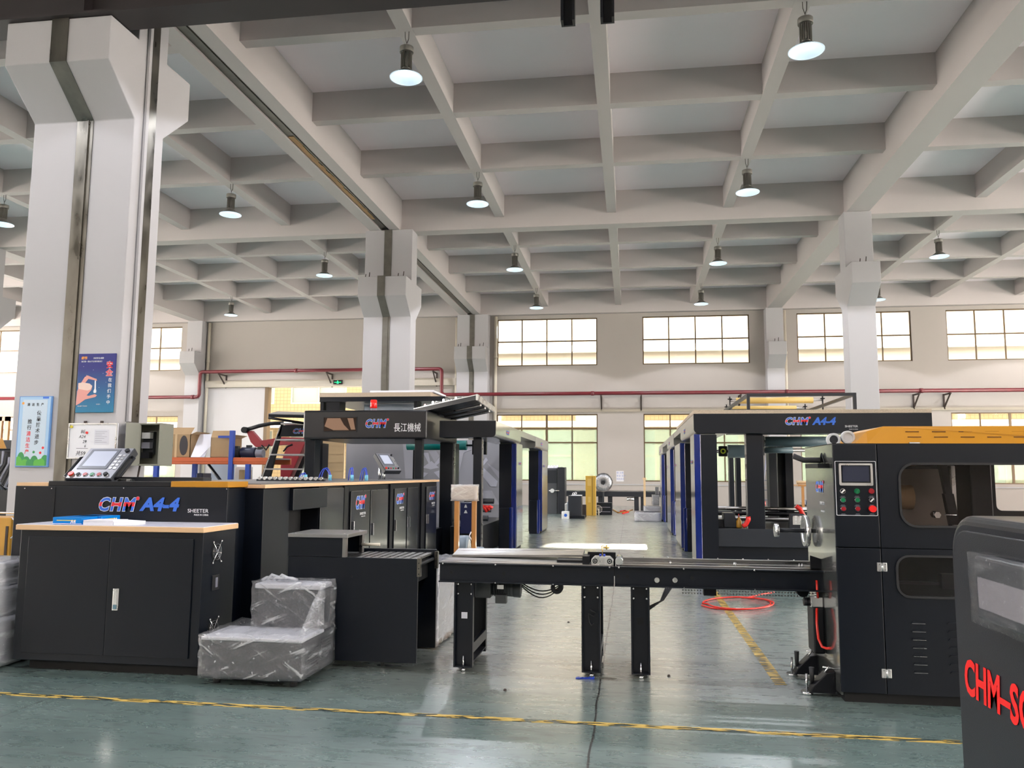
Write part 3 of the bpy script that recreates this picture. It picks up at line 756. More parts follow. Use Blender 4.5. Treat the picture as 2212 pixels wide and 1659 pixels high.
# side doors, each with a logo or handle
for u0,u1,lg,hd in ((758,799,1,(762,1140)),(801,838,0,(804,1143)),(852,878,1,None),(880,903,0,(883,1127)),(921,943,1,(924,1121))):
    y0,y1=yu(u0),yu(u1); mb=MB(); mb.box(SX-.018,SX,y0,y1,.14,1.245); d=part('door',mb,blackside,T,bevel=.003)
    mb=MB(); mb.box(SX,SX+.003,y0+.02,y1-.02,1.243,1.2475); part('door_edge',mb,steel,d)
    if lg:
        lu={758:(768,789,1099,1073),852:(856,872,1088,1068),921:(927,939,1079,1064)}[u0]
        a=PX(lu[0],lu[2],SX+.001); b2=PX(lu[1],lu[2],SX); c=PX(lu[0],lu[3],SX)
        fitlogo(d,onXp(SX,a.y,a.z),c.z-a.z,(b2.y-a.y)*.93)
        fittext('name_lettering','SHEETER',.028,(b2.y-a.y)*.6,white_t,d,onXp(SX,a.y+(b2.y-a.y)*.45,a.z-.075))
        fittext('small_lettering','MADE IN CHINA',.012,(b2.y-a.y)*.4,white_t,d,onXp(SX,a.y+(b2.y-a.y)*.6,a.z-.10))
    if hd or u0==852:
        hu=hd or (853,1135); a=PX(hu[0],hu[1],SX); mb=MB(); mb.box(SX,SX+.02,a.y-.012,a.y+.012,a.z-.07,a.z+.07)
        part('door_handle',mb,chrome,d,'chrome pull handle',bevel=.004)
for u in (747,845,912):
    mb=MB(); mb.box(SX-.018,SX+.004,yu(u)-.06,yu(u)+.06,.1,1.305); part('door_pillar',mb,black2,T)
# delivery rollers and hoses on top
for k in range(13):
    u=563+k*11; q=PY(u,1031,8.4); mb=MB(); mb.cyl((q.x,8.37,1.382),(q.x,8.43,1.382),.018,n=12); part('roller_wheel',mb,alu,T)
mb=MB(); mb.box(PY(556,1031,8.4).x,PY(702,1031,8.4).x,8.38,8.42,1.352,1.372); part('roller_bar',mb,charc,T)
for u,w,h in ((653,16,9),(701,26,20),(757,9,21),(785,15,20),(838,0,0)):
    if not w: continue
    for s_ in (0,1):
        a=PY(u-w/2+s_*2,1032,9.5); b2=PY(u+w/2-s_,1032,9.5); top=PY(u,1032-h-s_*1.5,9.5).z
        mb=MB(); mb.tube([(a.x+(b2.x-a.x)*t/12, 9.5+s_*.05, 1.353+(top-1.353)*math.sin(math.pi*t/12)**.7) for t in range(13)],.006,n=8)
        part('air_hose_loop',mb,bluetube,T,'blue air hose loop')
    mb=MB(); mb.cyl((b2.x,9.5,1.352),(b2.x,9.5,1.42),.02,n=10); part('hose_fitting',mb,mat('pale_blue_fitting',(.15,.45,.62),.4),T)

def frame(O, w, u):
    w=Vector(w).normalized(); u=Vector(u); u=(u-w*u.dot(w)).normalized(); n=w.cross(u)
    M=Matrix.Identity(4)
    for i in range(3): M[i][0]=w[i]; M[i][1]=u[i]; M[i][2]=n[i]; M[i][3]=O[i]
    return M
def lpart(name,mb,m,parent,M,label=None,bevel=0): mb.xf(M); return part(name,mb,m,parent,label,bevel)
# pendant control panel, big
def pendant(T, M, W, H, big):
    mb=MB(); mb.box(0,W,0,H,-.07,0); body=lpart('panel_housing',mb,charc,T,M,bevel=.008)
    mb=MB(); mb.box(.008,W-.008,.008,H-.008,0,.003); face=lpart('panel_face',mb,facegrey,T,M,'brushed grey panel face')
    mb=MB(); mb.box(W*.10,W*.74,H*.30,H*.93,.003,.007); lpart('display_bezel',mb,mat('bezel_grey',(.12,.13,.16),.3),face,M)
    mb=MB(); mb.box(W*.17,W*.68,H*.38,H*.87,.007,.009); lpart('display',mb,screenl,face,M,'pale display')
    for i in range(2):
        for j in range(5):
            mb=MB(); mb.box(W*(.79+.09*i),W*(.85+.09*i),H*(.30+.10*j),H*(.36+.10*j),.003,.008); lpart('key',mb,alu,face,M)
    mb=MB(); mb.cyl((W*.9,H*.88,.003),(W*.9,H*.88,.02),W*.045,n=16); lpart('rotary_knob',mb,black2,face,M)
    for k in range(6):
        c=(W*(.09+.15*k),H*.12); mm=[red,chrome,red_b,green_b,red_b,black2][k]
        mb=MB(); mb.cyl((*c,.003),(*c,.009),W*.05,n=16); lpart('button_ring',mb,chrome if k else orange,face,M)
        mb=MB(); mb.cyl((*c,.009),(*c,.022 if k in (0,5) else .013),W*(.042 if k else .052),n=16); lpart('push_button',mb,mm if k!=1 else black2,face,M)
    if big:
        for x0,x1 in ((-.03,0),(W,W+.035)):
            mb=MB(); xm=x0-.02 if x0<0 else x1+.0
            mb.tube([(0 if x0<0 else W,H*.1,-.035),(xm,H*.15,-.03),(xm,H*.75,-.03),(0 if x0<0 else W,H*.8,-.035)],.012,n=8); lpart('grab_handle',mb,black2,T,M)
O=PY(139,1034,6.12)
P1=thing('control_panel','tilted grey control panel with pale display on the left machine top','control panel',(PY(215,1040,6.25).x,6.25,1.365))
pendant(P1,frame(O,(.439,-.03,0),(.015,.28,.262)),.44,.384,True)
mb=MB(); c=PY(232,1044,6.2); mb.cyl((c.x,6.22,1.366),(c.x,6.22,1.40),.028,n=16); part('pedestal',mb,chrome,P1)
mb=MB(); mb.box(PY(160,1040,6.3).x,PY(285,1040,6.3).x,6.22,6.34,1.366,1.385); part('mounting_plate',mb,alu,P1)
O=PY(833,1017,11.3)
P2=thing('control_panel','small black control panel on a post, under the gantry header','control panel',(PY(828,1034,11.4).x,11.4,1.352))
pendant(P2,frame(O,(.17,.25,0),(-.22,.15,.27)),.30,.36,False)
for du in (0,-9):
    c=PY(829+du,1030,11.42); mb=MB(); mb.cyl((c.x,11.42,1.352),(c.x,11.42,1.47 if not du else 1.52),.022,n=14); part('post',mb,alu,P2)

# ---- packing desk
T=thing('packing_desk','black two-door cabinet with white wood-edged worktop at the front left','cabinet',(-3.77,5.73,0))
x0,x1=-4.5,-3.045
mb=MB(); mb.box(x0,x1,5.50,5.985,.075,1.013); part('carcass',mb,black,T,bevel=.004)
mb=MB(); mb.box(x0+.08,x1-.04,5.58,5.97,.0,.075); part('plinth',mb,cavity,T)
mb=MB(); mb.box(x0-.02,x1+.02,5.465,5.985,1.013,1.05); wt=part('worktop',mb,woodedge,T,'beech-edged board',bevel=.003)
mb=MB(); mb.box(x0-.015,x1+.015,5.47,5.984,1.05,1.054); part('laminate_top',mb,laminate,wt,'pale laminate surface')
dz1,dz0=.965,.13
dl,dm,dr=x0+.075,PY(232,1300,5.5).x,x1-.07
for a,b2 in ((dl,dm-.002),(dm+.002,dr)):
    mb=MB(); mb.box(a,b2,5.488,5.50,dz0,dz1); d=part('door',mb,black,T,bevel=.002)
mb=MB(); hx=PY(250,1295,5.485).x; hz=PY(250,1295,5.485).z; mb.box(hx-.022,hx+.022,5.478,5.488,hz-.078,hz+.078); h=part('door_handle',mb,alu,d,'silver flush handle',bevel=.003)
mb=MB(); mb.box(hx-.012,hx+.012,5.472,5.478,hz-.03,hz+.065); part('lever',mb,chrome,h)
mb=MB(); mb.box(hx-.012,hx+.012,5.472,5.478,hz-.066,hz-.036); part('lock_button',mb,mat('steel_blue_lock',(.12,.22,.28),.3),h)
for cu,cv,sz in ((467,1192,.075),(459,1358,.075)):
    c=PX(cu,cv,x1); mb=MB(); mb.cyl((x1,c.y,c.z),(x1+.004,c.y,c.z),.07,n=24); g=part('fan_opening',mb,cavity,T)
    mb=MB()
    for sy,sz_ in ((1,1),(1,-1)): mb.tube([(x1+.008,c.y-sy*sz*.8,c.z-sz_*sz),(x1+.012,c.y,c.z),(x1+.008,c.y+sy*sz*.8,c.z+sz_*sz)],.004,n=6)
    for r_ in (.02,.04,.058): mb.ring((x1+.008,c.y,c.z),(x1+.012,c.y,c.z),r_+.002,r_-.002,n=24)
    part('fan_guard',mb,chrome,g)
    for sy in (1,-1):
        for sz_ in (1,-1): mb=MB(); mb.sphere((x1+.01,c.y+sy*sz*.8,c.z+sz_*sz),.009,n=8); part('guard_screw',mb,chrome,g)
c=PX(465,1258,x1); mb=MB(); mb.box(x1,x1+.006,c.y-.05,c.y+.05,c.z-.055,c.z+.055); rp=part('recessed_grip',mb,rubber,T,bevel=.008)
mb=MB(); mb.box(x1+.006,x1+.009,c.y-.01,c.y+.02,c.z-.035,c.z+.035); part('grip_slot',mb,greypan,rp)

zt=1.0545
def ream(x,y,rz,label,w=.21,l=.297,h=.052):
    T=thing('paper_ream',label,'paper','' or (x,y,zt),'wrapped paper reams on the desk',rz)
    mb=MB(); mb.box(-w/2,w/2,-l/2,l/2,0,h); part('wrapper',mb,bluepk,T,local=True,bevel=.004)
    mb=MB(); mb.box(-w*.36,w*.30,-l/2-.001,-l/2,h*.52,h*.62); part('yellow_strip',mb,yelprint,T,local=True)
    me=textmesh('A4',.035,.03); me.transform(onY(w*.12,-l/2-.0005,h*.18)); me.materials.clear(); me.materials.append(white_t)
    o=bpy.data.objects.new('size_lettering',me); COL.objects.link(o); o.parent=T
    mb=MB(); mb.box(-w/2+.0,w/2,-l/2-.0008,-l/2,h*.08,h*.14); part('pale_strip',mb,paper,T,local=True)
    return T
ream((PY(115,1130,5.52).x+PY(178,1130,5.52).x)/2,5.66,R(0),'blue wrapped paper ream at the front of the desk',w=PY(178,1130,5.52).x-PY(115,1130,5.52).x)
ream(PY(210,1125,5.8).x,5.80,R(84),'blue wrapped paper ream lying behind the white sheets',w=.2,l=.25)
xa=PY(179,1135,5.5).x; xb=PY(243,1135,5.5).x
mb=MB()
for k in range(10): mb.box(xa+.002*random.random(),xb+.003*random.random(),5.50,5.68,zt+k*.0035,zt+k*.0035+.003)
single('paper_stack',mb,paper,'loose stack of white sheets in front of the blue reams','paper')
mb=MB(); xc=PY(300,1128,5.6).x
mb.quadbox([(xb+.006,5.5,zt),(xc,5.56,zt),(xc-.01,5.70,zt),(xb+.006,5.66,zt),(xb+.006,5.5,zt+.025),(xc,5.56,zt+.014),(xc-.01,5.70,zt+.024),(xb+.006,5.66,zt+.033)])
single('paper_stack',mb,paper,'thin fan of white sheets right of the loose stack','paper')

# ---- film wrapped steps
T=thing('wrapped_steps','black two-tread steps wrapped in clear stretch film, on the floor by the desk','steps',(-2.57,5.75,0))
sx0,sx1,sy0,sy1=-2.93,-2.21,5.34,5.935
mb=MB(); mb.box(sx0,sx1,sy0,sy1,.045,.30); mb.box(-2.73,sx1-.03,5.74,sy1,.30,.60); part('step_body',mb,black,T,bevel=.006)
mb=MB(); mb.box(sx0-.005,sx1+.005,sy0-.01,5.74,.30,.325); part('tread',mb,mat('foam_sheet',(.50,.50,.54),.6,bump=.3,bs=12),T,'pale padded lower tread',bevel=.008)
mb=MB(); mb.box(-2.74,sx1-.02,5.71,sy1,.60,.635); part('tread',mb,MATS['foam_sheet'],T,'pale padded upper tread',bevel=.008)
for (xx,yy) in ((sx0+.08,sy0+.08),(sx1-.08,sy0+.08),(sx0+.08,sy1-.08),(sx1-.08,sy1-.08)):
    mb=MB(); mb.cyl((xx,yy,0),(xx,yy,.045),.025,n=12); part('foot',mb,rubber,T)
for k in range(7):
    mb=MB(); mb.box(sx1,sx1+.003,sy0+.1,sy0+.3,.10+.02*k,.11+.02*k); part('vent_slot',mb,cavity,T)
    mb=MB(); mb.box(sx1,sx1+.003,sy0+.36,sy0+.54,.13+.02*k,.14+.02*k); part('vent_slot',mb,cavity,T)
def wavy(mb, n=10, amp=.006):
    bmesh.ops.subdivide_edges(mb.bm, edges=mb.bm.edges[:], cuts=n, use_grid_fill=True)
    for v in mb.bm.verts:
        v.co += Vector((random.uniform(-1,1),random.uniform(-1,1),random.uniform(-1,1)))*amp
    for f in mb.bm.faces: f.smooth=True
    return mb
mb=MB(); mb.box(sx0-.012,sx1+.014,sy0-.02,sy1+.008,.05,.345); wavy(mb); part('film_wrap',mb,filmm,T,'clear stretch film, wrinkled and shiny')
mb=MB(); mb.box(-2.755,sx1+.01,5.695,sy1+.008,.33,.655); wavy(mb); part('film_wrap',mb,filmm,T,'clear stretch film, wrinkled and shiny')
mb=MB(); mb.prism([(sy0-.01,.34),(5.71,.35),(5.71,.65)],0,sx1-.02,sx1+.012); wavy(mb,5,.004); part('film_wrap',mb,filmm,T,'film stretched slanting between the treads')
mb=MB()
for k in range(5): mb.tube([(-2.72+.03*k,5.78+.02*k,.65),(-2.69+.04*k,5.80,.67+.02*(k%2)),(-2.62+.03*k,5.82,.665),(-2.55+.02*k,5.85,.648)],.012,n=6)
part('film_tail',mb,filmt,T,'bunched end of the film')

# ---- delivery unit with tread plate
T=thing('delivery_unit','black delivery box with a silver tread plate step, between wrapped steps and conveyor','machine',(-2.1,6.2,0))
bx0,bx1=PY(625,1300,5.96).x-.02,-1.575; by0,by1=5.955,6.50; bz=.812
mb=MB(); mb.box(bx0,bx1,by0,by0+.02,.055,bz); part('front_plate',mb,black,T,bevel=.003)
mb=MB(); mb.box(bx0,bx1+.01,by1,by1+.02,.055,bz+.02); part('back_plate',mb,black,T,bevel=.003)
mb=MB(); mb.box(bx0,bx0+.4,by0+.02,by1,.1,bz-.01); mb.box(bx0+.4,bx1-.06,by0+.02,by1,bz-.2,bz-.05); part('inner_frame',mb,cavity,T)
for k in range(9):
    x=-2.14+k*.062; mb=MB(); mb.box(x,x+.045,by0+.02,by1,bz-.02,bz-.004); part('top_slat',mb,steel,T)
for k in range(4):
    x=bx1-.02-k*.035; mb=MB(); mb.cyl((x,by0+.03,bz-.055),(x,by1-.01,bz-.055),.014,n=12); part('roller',mb,rubber,T)
for yy in (by0,by1):
    mb=MB(); mb.box(bx1-.004,bx1+.022,yy-.012,yy+.03,bz-.13,bz+.006); b_=part('end_bracket',mb,galv,T,'galvanised end bracket',bevel=.002)
    for zz in (.03,.07,.11): bolt(b_,bx1+.009,yy-.012,bz-zz,r=.005,m=black2)
mb=MB(); mb.box(bx0,-2.165,by0-.006,by0+.02,bz+.003,.955); part('platform_front',mb,black,T,bevel=.002)
mb=MB(); mb.box(bx0,-2.165,6.36,6.38,bz+.003,.955); part('platform_back',mb,black,T,bevel=.002)
for yy in (by0,6.34):
    mb=MB(); mb.box(-2.165,-2.14,yy-.004,yy+.045,bz,.958); part('platform_post',mb,steel,T)
mb=MB(); mb.box(bx0,-2.12,by0-.02,6.40,.957,.985); part('tread_plate',mb,tread,T,'silver diamond tread plate',bevel=.003)
for xx,yy in ((bx0+.04,by0+.02),(-2.16,by0+.02),(-2.17,6.36)): bolt(T,xx,yy,.985,(0,0,1),.01)
mb=MB(); mb.cyl((-2.13,6.3,.88),(-1.98,6.3,.88),.012,n=12); part('pull_rod',mb,cream,T)
bolt(T,PY(760,1245,by0).x,by0,PY(760,1245,by0).z,m=cavity)
for xx in (bx0+.3,bx1-.3): mb=MB(); mb.cyl((xx,6.1,0),(xx,6.1,.08),.015,n=10); part('levelling_foot',mb,steel,T)
mb=MB(); mb.box(bx0+.2,bx1-.15,6.05,6.07,.045,.06); part('base_bar',mb,black2,T)

# ---- film wrapped bundle with the wooden handle and blower
T=thing('wrapped_bundle','silvery film-wrapped bundle on the floor behind the conveyor end','package',(-1.9,7.2,0))
mb=MB(); mb.box(-2.15,-1.62,6.72,7.62,.04,.66); part('load',mb,greypan,T,bevel=.01)
mb=MB(); mb.box(-2.17,-1.60,6.70,7.64,.02,.68); wavy(mb,14,.008); part('film_wrap',mb,films,T,'silvery stretch film')
mb=MB(); mb.box(-2.1,-1.66,6.8,7.5,0,.04); part('pallet',mb,brownwrap,T)
T=thing('wooden_handle_frame','film-wrapped wooden frame of two posts and a crossbar behind the conveyor','frame',(-1.6,7.9,0))
fy=7.9
for u0,u1 in ((981,991),(1018.5,1028)):
    mb=MB(); mb.box(fx(u0,1120,fy),fx(u1,1120,fy),fy,fy+.05,0,fz(1000,1062,fy)); part('post',mb,brownwrap,T,bevel=.004)
mb=MB(); mb.box(fx(976,1060,fy),fx(1031,1060,fy),fy-.01,fy+.05,fz(1000,1079,fy),fz(1000,1049,fy)); cb=part('crossbar',mb,cardlt,T,bevel=.005)
mb=MB(); mb.box(fx(975,1060,fy),fx(1032,1060,fy),fy-.02,fy+.06,fz(1000,1082,fy),fz(1000,1047,fy)); wavy(mb,6,.004); part('film_wrap',mb,filmt,cb)
T=thing('blower_motor','grey round blower with motor on a dark pedestal behind the wooden frame','motor',(-1.55,8.25,0))
by=8.25
c=PY(1006,1181,by); mb=MB(); mb.cyl((c.x-.07,by,c.z),(c.x+.03,by,c.z),.115,n=28); part('housing',mb,greymotor,T,bevel=.01)
mb=MB(); mb.cyl((c.x+.03,by,c.z),(c.x+.04,by,c.z),.075,n=24); part('inlet_ring',mb,alu,T)
mb=MB(); mb.cyl((c.x+.05,by,c.z-.05),(c.x+.19,by,c.z-.05),.05,n=24)
for k in range(7): mb.cyl((c.x+.06+.018*k,by,c.z-.05),(c.x+.066+.018*k,by,c.z-.05),.055,n=24)
part('motor',mb,greymotor,T,bevel=.004)
mb=MB(); mb.box(c.x-.06,c.x+.14,by-.07,by+.07,0,c.z-.1); part('pedestal',mb,dkmotor,T)
mb=MB(); mb.tube([(c.x+.1,by-.06,c.z),(c.x+.09,by-.1,c.z+.06),(c.x+.06,by-.12,c.z+.12),(c.x+.08,by-.13,c.z+.16)],.006,n=6); part('cable',mb,paper,T)

# ---- conveyor
T=thing('roller_conveyor','long black conveyor on three legs spanning the aisle between the machines','conveyor',(0,6.3,0))
jx=PY(1327,1250,5.97).x; cx0,cx1=-1.42,1.36; cy0,cy1=5.97,6.62; cz0,cz1=.645,.787
def channel(mb,x0,x1,y,z0,z1,s=1):
    mb.box(x0,x1,y,y+.008*s,z0,z1); mb.box(x0,x1,y-.035*s,y,z1-.01,z1); mb.box(x0,x1,y-.035*s,y,z0,z0+.01)
for x0,x1,n in ((cx0,jx-.003,'side_beam'),(jx+.003,cx1,'side_beam')):
    mb=MB(); channel(mb,x0,x1,cy0+.035,cz0,cz1); f=part(n,mb,black,T,bevel=.002)
    xs_=[x0+.03,x0+(x1-x0)*.33,x0+(x1-x0)*.66,x1-.03]
    for x in xs_:
        bolt(f,x,cy0,cz1-.006,r=.008); 
        mb=MB(); mb.cyl((x+.06,cy0+.034,cz0+.07),(x+.06,cy0+.03,cz0+.07),.012,n=16); part('bore_hole',mb,cavity,f)
    for x in xs_[1:3]: bolt(f,x,cy0,cz0+.005,r=.006)
    mb=MB(); channel(mb,x0,x1,cy1-.035,cz0,cz1,-1); part(n,mb,black2,T)
for u in (1419,1458):
    c=PY(u,1253,cy0+.03); mb=MB(); mb.ring((c.x,cy0+.035,c.z),(c.x,cy0+.02,c.z),.018,.009); mb.cyl((c.x,cy0+.035,c.z),(c.x,cy0+.025,c.z),.009,n=12); part('bearing',mb,alu,T)
mb=MB(); mb.box(cx0,jx-.02,cy0+.03,cy1-.03,cz1-.006,cz1+.004); part('bed_plate',mb,steel,T,'bright steel bed plate')
mb=MB(); x0,x1=fx(985,1205,6.5),fx(1262,1205,6.5)
mb.quadbox([(x0,6.36,cz1+.004),(x1,6.30,cz1+.03),(x1,6.60,cz1+.03),(x0,6.6,cz1+.004),(x0,6.36,cz1+.02),(x1,6.30,cz1+.045),(x1,6.60,cz1+.065),(x0,6.6,cz1+.05)]); part('guide_ramp',mb,steel,T,'steel guide ramp')
mb=MB(); mb.box(fx(1204,1215,6.2),fx(1270,1215,6.2),6.15,6.32,cz1+.004,cz1+.02); part('dark_slot_plate',mb,black2,T)
for k,yy in enumerate((6.04,6.12,6.2,6.3,6.42,6.52)):
    mb=MB(); mb.box(jx+.05,cx1-.02,yy,yy+(.02 if k%2 else .045),cz1-.004,cz1+.008+(.012 if k==4 else 0)); part('bed_rail',mb,chrome if k%2 else steel,T,'polished rail')
for k in range(7):
    x=jx+.22+k*.19; bolt(T,x,6.56,cz1+.012,(0,0,1),.007)
for u,v in ((1448,1217),(1586,1220),(1589,1224),(1727,1224),(1733,1228)):
    c=PY(u,v,6.15); mb=MB(); mb.cyl((c.x,6.15,cz1),(c.x,6.15,cz1+.03),.006,n=8); part('guide_pin',mb,chrome,T)
# stop unit
x0,x1=fx(1270,1200,6.25),fx(1330,1200,6.25)
mb=MB(); mb.box(x0,x1,6.22,6.25,cz1,fz(1300,1193,6.22)); mb.box(x0-.03,x0+.02,6.05,6.25,cz1,cz1+.06); g=part('stop_bracket',mb,black2,T)
x0,x1=fx(1277,1210,6.03),fx(1325,1210,6.03); z0,z1=cz1,fz(1300,1202,6.03)
mb=MB(); mb.prism([(x0,z0),(x1,z0),(x1,z0+.04),(x1-.025,z1),(x0+.025,z1),(x0,z0+.04)],1,6.03,6.10); g=part('cylinder_block',mb,alu,T,'aluminium cylinder block',bevel=.003)
for x in (x0+.028,x1-.028):
    mb=MB(); mb.ring((x,6.03,z0+.03),(x,6.024,z0+.03),.018,.012); mb.cyl((x,6.03,z0+.03),(x,6.026,z0+.03),.006,n=8); part('dial',mb,black2,g)
mb=MB(); mb.box((x0+x1)/2-.022,(x0+x1)/2+.022,6.022,6.03,z0+.006,z1-.006); part('cover_plate',mb,alu,g,bevel=.002)
for s_ in (-1,1): mb=MB(); mb.cyl(((x0+x1)/2+s_*.014,6.05,z1),((x0+x1)/2+s_*.014,6.05,z1+.016),.008,n=10); part('hose_fitting',mb,bluetube,g)
mb=MB(); mb.tube([((x0+x1)/2,6.08,z1),((x0+x1)/2,6.08,z1+.04),((x0+x1)/2-.006,6.08,z1+.07),((x0+x1)/2+.01,6.08,z1+.075)],.004,n=6); mb.cyl(((x0+x1)/2+.005,6.08,z1+.06),((x0+x1)/2+.05,6.08,z1+.06),.007,n=8); mb.cyl(((x0+x1)/2+.03,6.08,z1+.045),((x0+x1)/2+.03,6.08,z1+.078),.006,n=8); part('brass_valve',mb,brass,g)
c=PY(1338,1210,6.05); mb=MB(); mb.cyl((c.x-.002,6.03,cz1+.03),(c.x-.002,6.22,cz1+.035),.028,n=24); part('knurled_roller',mb,chrome,T,'chrome end roller')
# legs
for k,(u0,u1) in enumerate(((980,1021),(1256,1297),(1363,1404))):
    x0,x1=fx(u0,1350,6.0),fx(u1,1350,6.0)
    lg=None
    for y in (6.0,6.56):
        mb=MB(); z0=.03
        mb.box(x0,x1,y+.045,y+.052,z0,cz0); mb.box(x0,x0+.012,y,y+.045,z0,cz0); mb.box(x1-.012,x1,y,y+.045,z0,cz0); mb.box(x0+.012,x1-.012,y,y+.045,z0,z0+.008)
        lg=part('leg',mb,black,T,bevel=.001)
        mb=MB(); xm=(x0+x1)/2; mb.cyl((xm,y+.02,0),(xm,y+.02,.11),.006,n=8); mb.cyl((xm,y+.02,0),(xm,y+.02,.02),.016,n=12); part('levelling_bolt',mb,chrome,lg)
        if y==6.0:
            for zz in (cz0-.02,cz0-.09):
                for xx in (x0+.02,x1-.02): bolt(lg,xx,y+.044,zz,r=.010)
            if k==0: mb=MB(); mb.box(xm-.022,xm+.022,y+.040,y+.045,.375,.42); part('paper_sticker',mb,paper,lg,'small white sticker')
            if k==2: mb=MB(); mb.box(xm-.022,xm+.022,y+.040,y+.045,.375,.42); part('blank_cover',mb,cavity,lg)
            if k==1:
                mb=MB(); mb.tube([(xm-.01,y+.03,.47),(xm+.03,y+.02,.45),(xm+.02,y+.025,.42),(xm-.02,y+.03,.44),(xm-.015,y+.03,.38),(xm,y+.03,.355),(xm+.02,y+.03,.37)],.005,n=6); part('cable_coil',mb,rubber,lg)
    mb=MB(); mb.box(x1-.03,x1,6.05,6.56,.13,.20); part('tie_rail',mb,black,T)
    mb=MB(); mb.box(x0,x1,6.05,6.56,.06,.07); part('tie_rail',mb,black2,T)
# drive motor under the bed
c0=PY(1030,1283,6.3)
mb=MB(); mb.box(-1.19,-1.07,6.22,6.42,.50,.64); g=part('gearbox',mb,dkmotor,T,bevel=.008)
mb=MB(); mb.cyl((-1.07,6.3,.575),(-.87,6.3,.565),.062,n=28)
for k in range(8): mb.cyl((-1.05+.018*k,6.3,.574),(-1.045+.018*k,6.3,.574),.068,n=28)
mo=part('drive_motor',mb,dkmotor,T,'dark grey drive motor')
mb=MB(); mb.cyl((-.90,6.3,.566),(-.845,6.3,.564),.066,n=28); part('fan_cowl',mb,dkmotor,mo,bevel=.004)
mb=MB(); mb.box(-1.03,-.945,6.20,6.26,.465,.53); part('terminal_box',mb,dkmotor,mo,bevel=.004)
mb=MB(); mb.box(-1.02,-.97,6.225,6.235,.57,.60); part('rating_plate',mb,alu,mo)
c=PY(1204,1268,6.1); mb=MB(); mb.ring((c.x,6.05,c.z),(c.x,6.12,c.z),.045,.02); part('idler_pulley',mb,black2,T)
for k in range(3):
    mb=MB(); a=Vector((-.86,6.35,.61-.01*k)); b2=Vector((c.x+.05,6.3,.63)); mb.tube([a.lerp(b2,t/12)+Vector((0,0,-(.07+.02*k)*math.sin(math.pi*t/12))) for t in range(13)],.005,n=6); part('sagging_cable',mb,rubber,T)
for k in range(4):
    a=PY(1403,1310+k*2,6.1); b2=PY(1450-k*4,1270,6.2); mb=MB(); mb.tube([a,a.lerp(b2,.5)+Vector((.02,0,-.02)),b2],.006,n=6); part('cable_bundle',mb,rubber,T)
# drive chain
mb=MB(); za=PY(1600,1284,6.3)
zc_=za.z
for k in range(46):
    x=fx(1475,1280,6.3)+k*.0217; mb.cyl((x,6.29,zc_+.022),(x,6.31,zc_+.022),.0065,n=6); mb.cyl((x,6.29,zc_),(x,6.31,zc_),.0065,n=6)
ch=part('drive_chain',mb,steel,T); ch['kind']='stuff'
mb=MB(); c=PY(1534,1281,6.2); mb.box(c.x-.045,c.x+.045,6.2,6.3,c.z-.02,cz0); part('chain_guard',mb,black2,T)
mb=MB(); c=PY(1735,1281,6.2); mb.cyl((c.x,6.2,c.z+.01),(c.x,6.3,c.z+.01),.04,n=20); part('sprocket',mb,black2,T)
# end plates on the right
mb=MB(); zz=[PY(1760,1192,6.0).z,PY(1800,1210,6.0).z]
mb.prism([(1.25,cz1),(1.38,cz1),(1.38,cz1+.06),(1.25,cz1+.10)],1,6.04,6.05); mb.prism([(1.27,cz0),(1.385,cz0),(1.385,cz0-.14)],1,6.04,6.05); part('end_guard',mb,black2,T)

# floor bits around the conveyor
c=PZ(1262,1466,0); mb=MB(); 
for k in range(5): mb.quadbox([(c.x-.06+.025*k,c.y-.01,.001),(c.x-.03+.025*k,c.y-.015+.01*(k%2),.001),(c.x-.035+.027*k,c.y+.02,.001),(c.x-.06+.024*k,c.y+.015,.001),(c.x-.06+.025*k,c.y-.01,.006),(c.x-.03+.025*k,c.y-.015+.01*(k%2),.008+.004*k),(c.x-.035+.027*k,c.y+.02,.01),(c.x-.06+.024*k,c.y+.015,.006)])
single('plastic_scrap',mb,bluetube,'crumpled blue plastic scrap under the middle conveyor leg','scrap')
c=PZ(1314,1467,0); mb=MB(); mb.quadbox([(c.x-.06,c.y,.0),(c.x+.01,c.y-.03,.0),(c.x+.06,c.y+.01,0),(c.x-.01,c.y+.04,0),(c.x-.06,c.y,.004),(c.x+.01,c.y-.03,.004),(c.x+.06,c.y+.01,.004),(c.x-.01,c.y+.04,.004)])
single('steel_plate',mb,dkgalv,'thin grey steel plate lying right of the middle conveyor leg','plate')
for u,v,l_ in ((1091,1492,'small dark bolt lying on the floor in the lit aisle'),(1445,1461,'small dark nut on the floor right of the third leg'),(1228,1345,'tiny dark screw on the floor under the conveyor')):
    c=PZ(u,v,0); mb=MB(); mb.cyl((c.x,c.y,0),(c.x,c.y,.012),.012,.008,n=8); single('bolt',mb,rust,l_,'bolt')
# red hose coil on floor
T=thing('air_hose','bright red air hose coiled on the floor behind the conveyor','hose',tuple(PZ(1590,1305,0)))
pts=[]
for k in range(60):
    t=k/59*math.pi*3.4+math.pi*.1
    u=1590-math.cos(t)*(78-10*k/59)+ (12 if t>6.3 else 0); v=1303+math.sin(t)*(14-2*k/59)
    q=PZ(u,v,.012+ (.014 if t>6.5 else 0)); pts.append(q)
q1=PZ(1640,1285,.03); q2=PZ(1672,1279,.05); pts+= [PZ(1615,1291,.03),q1,q2]
mb=MB(); mb.tube(pts,.009,n=8); part('hose_run',mb,redhose,T)

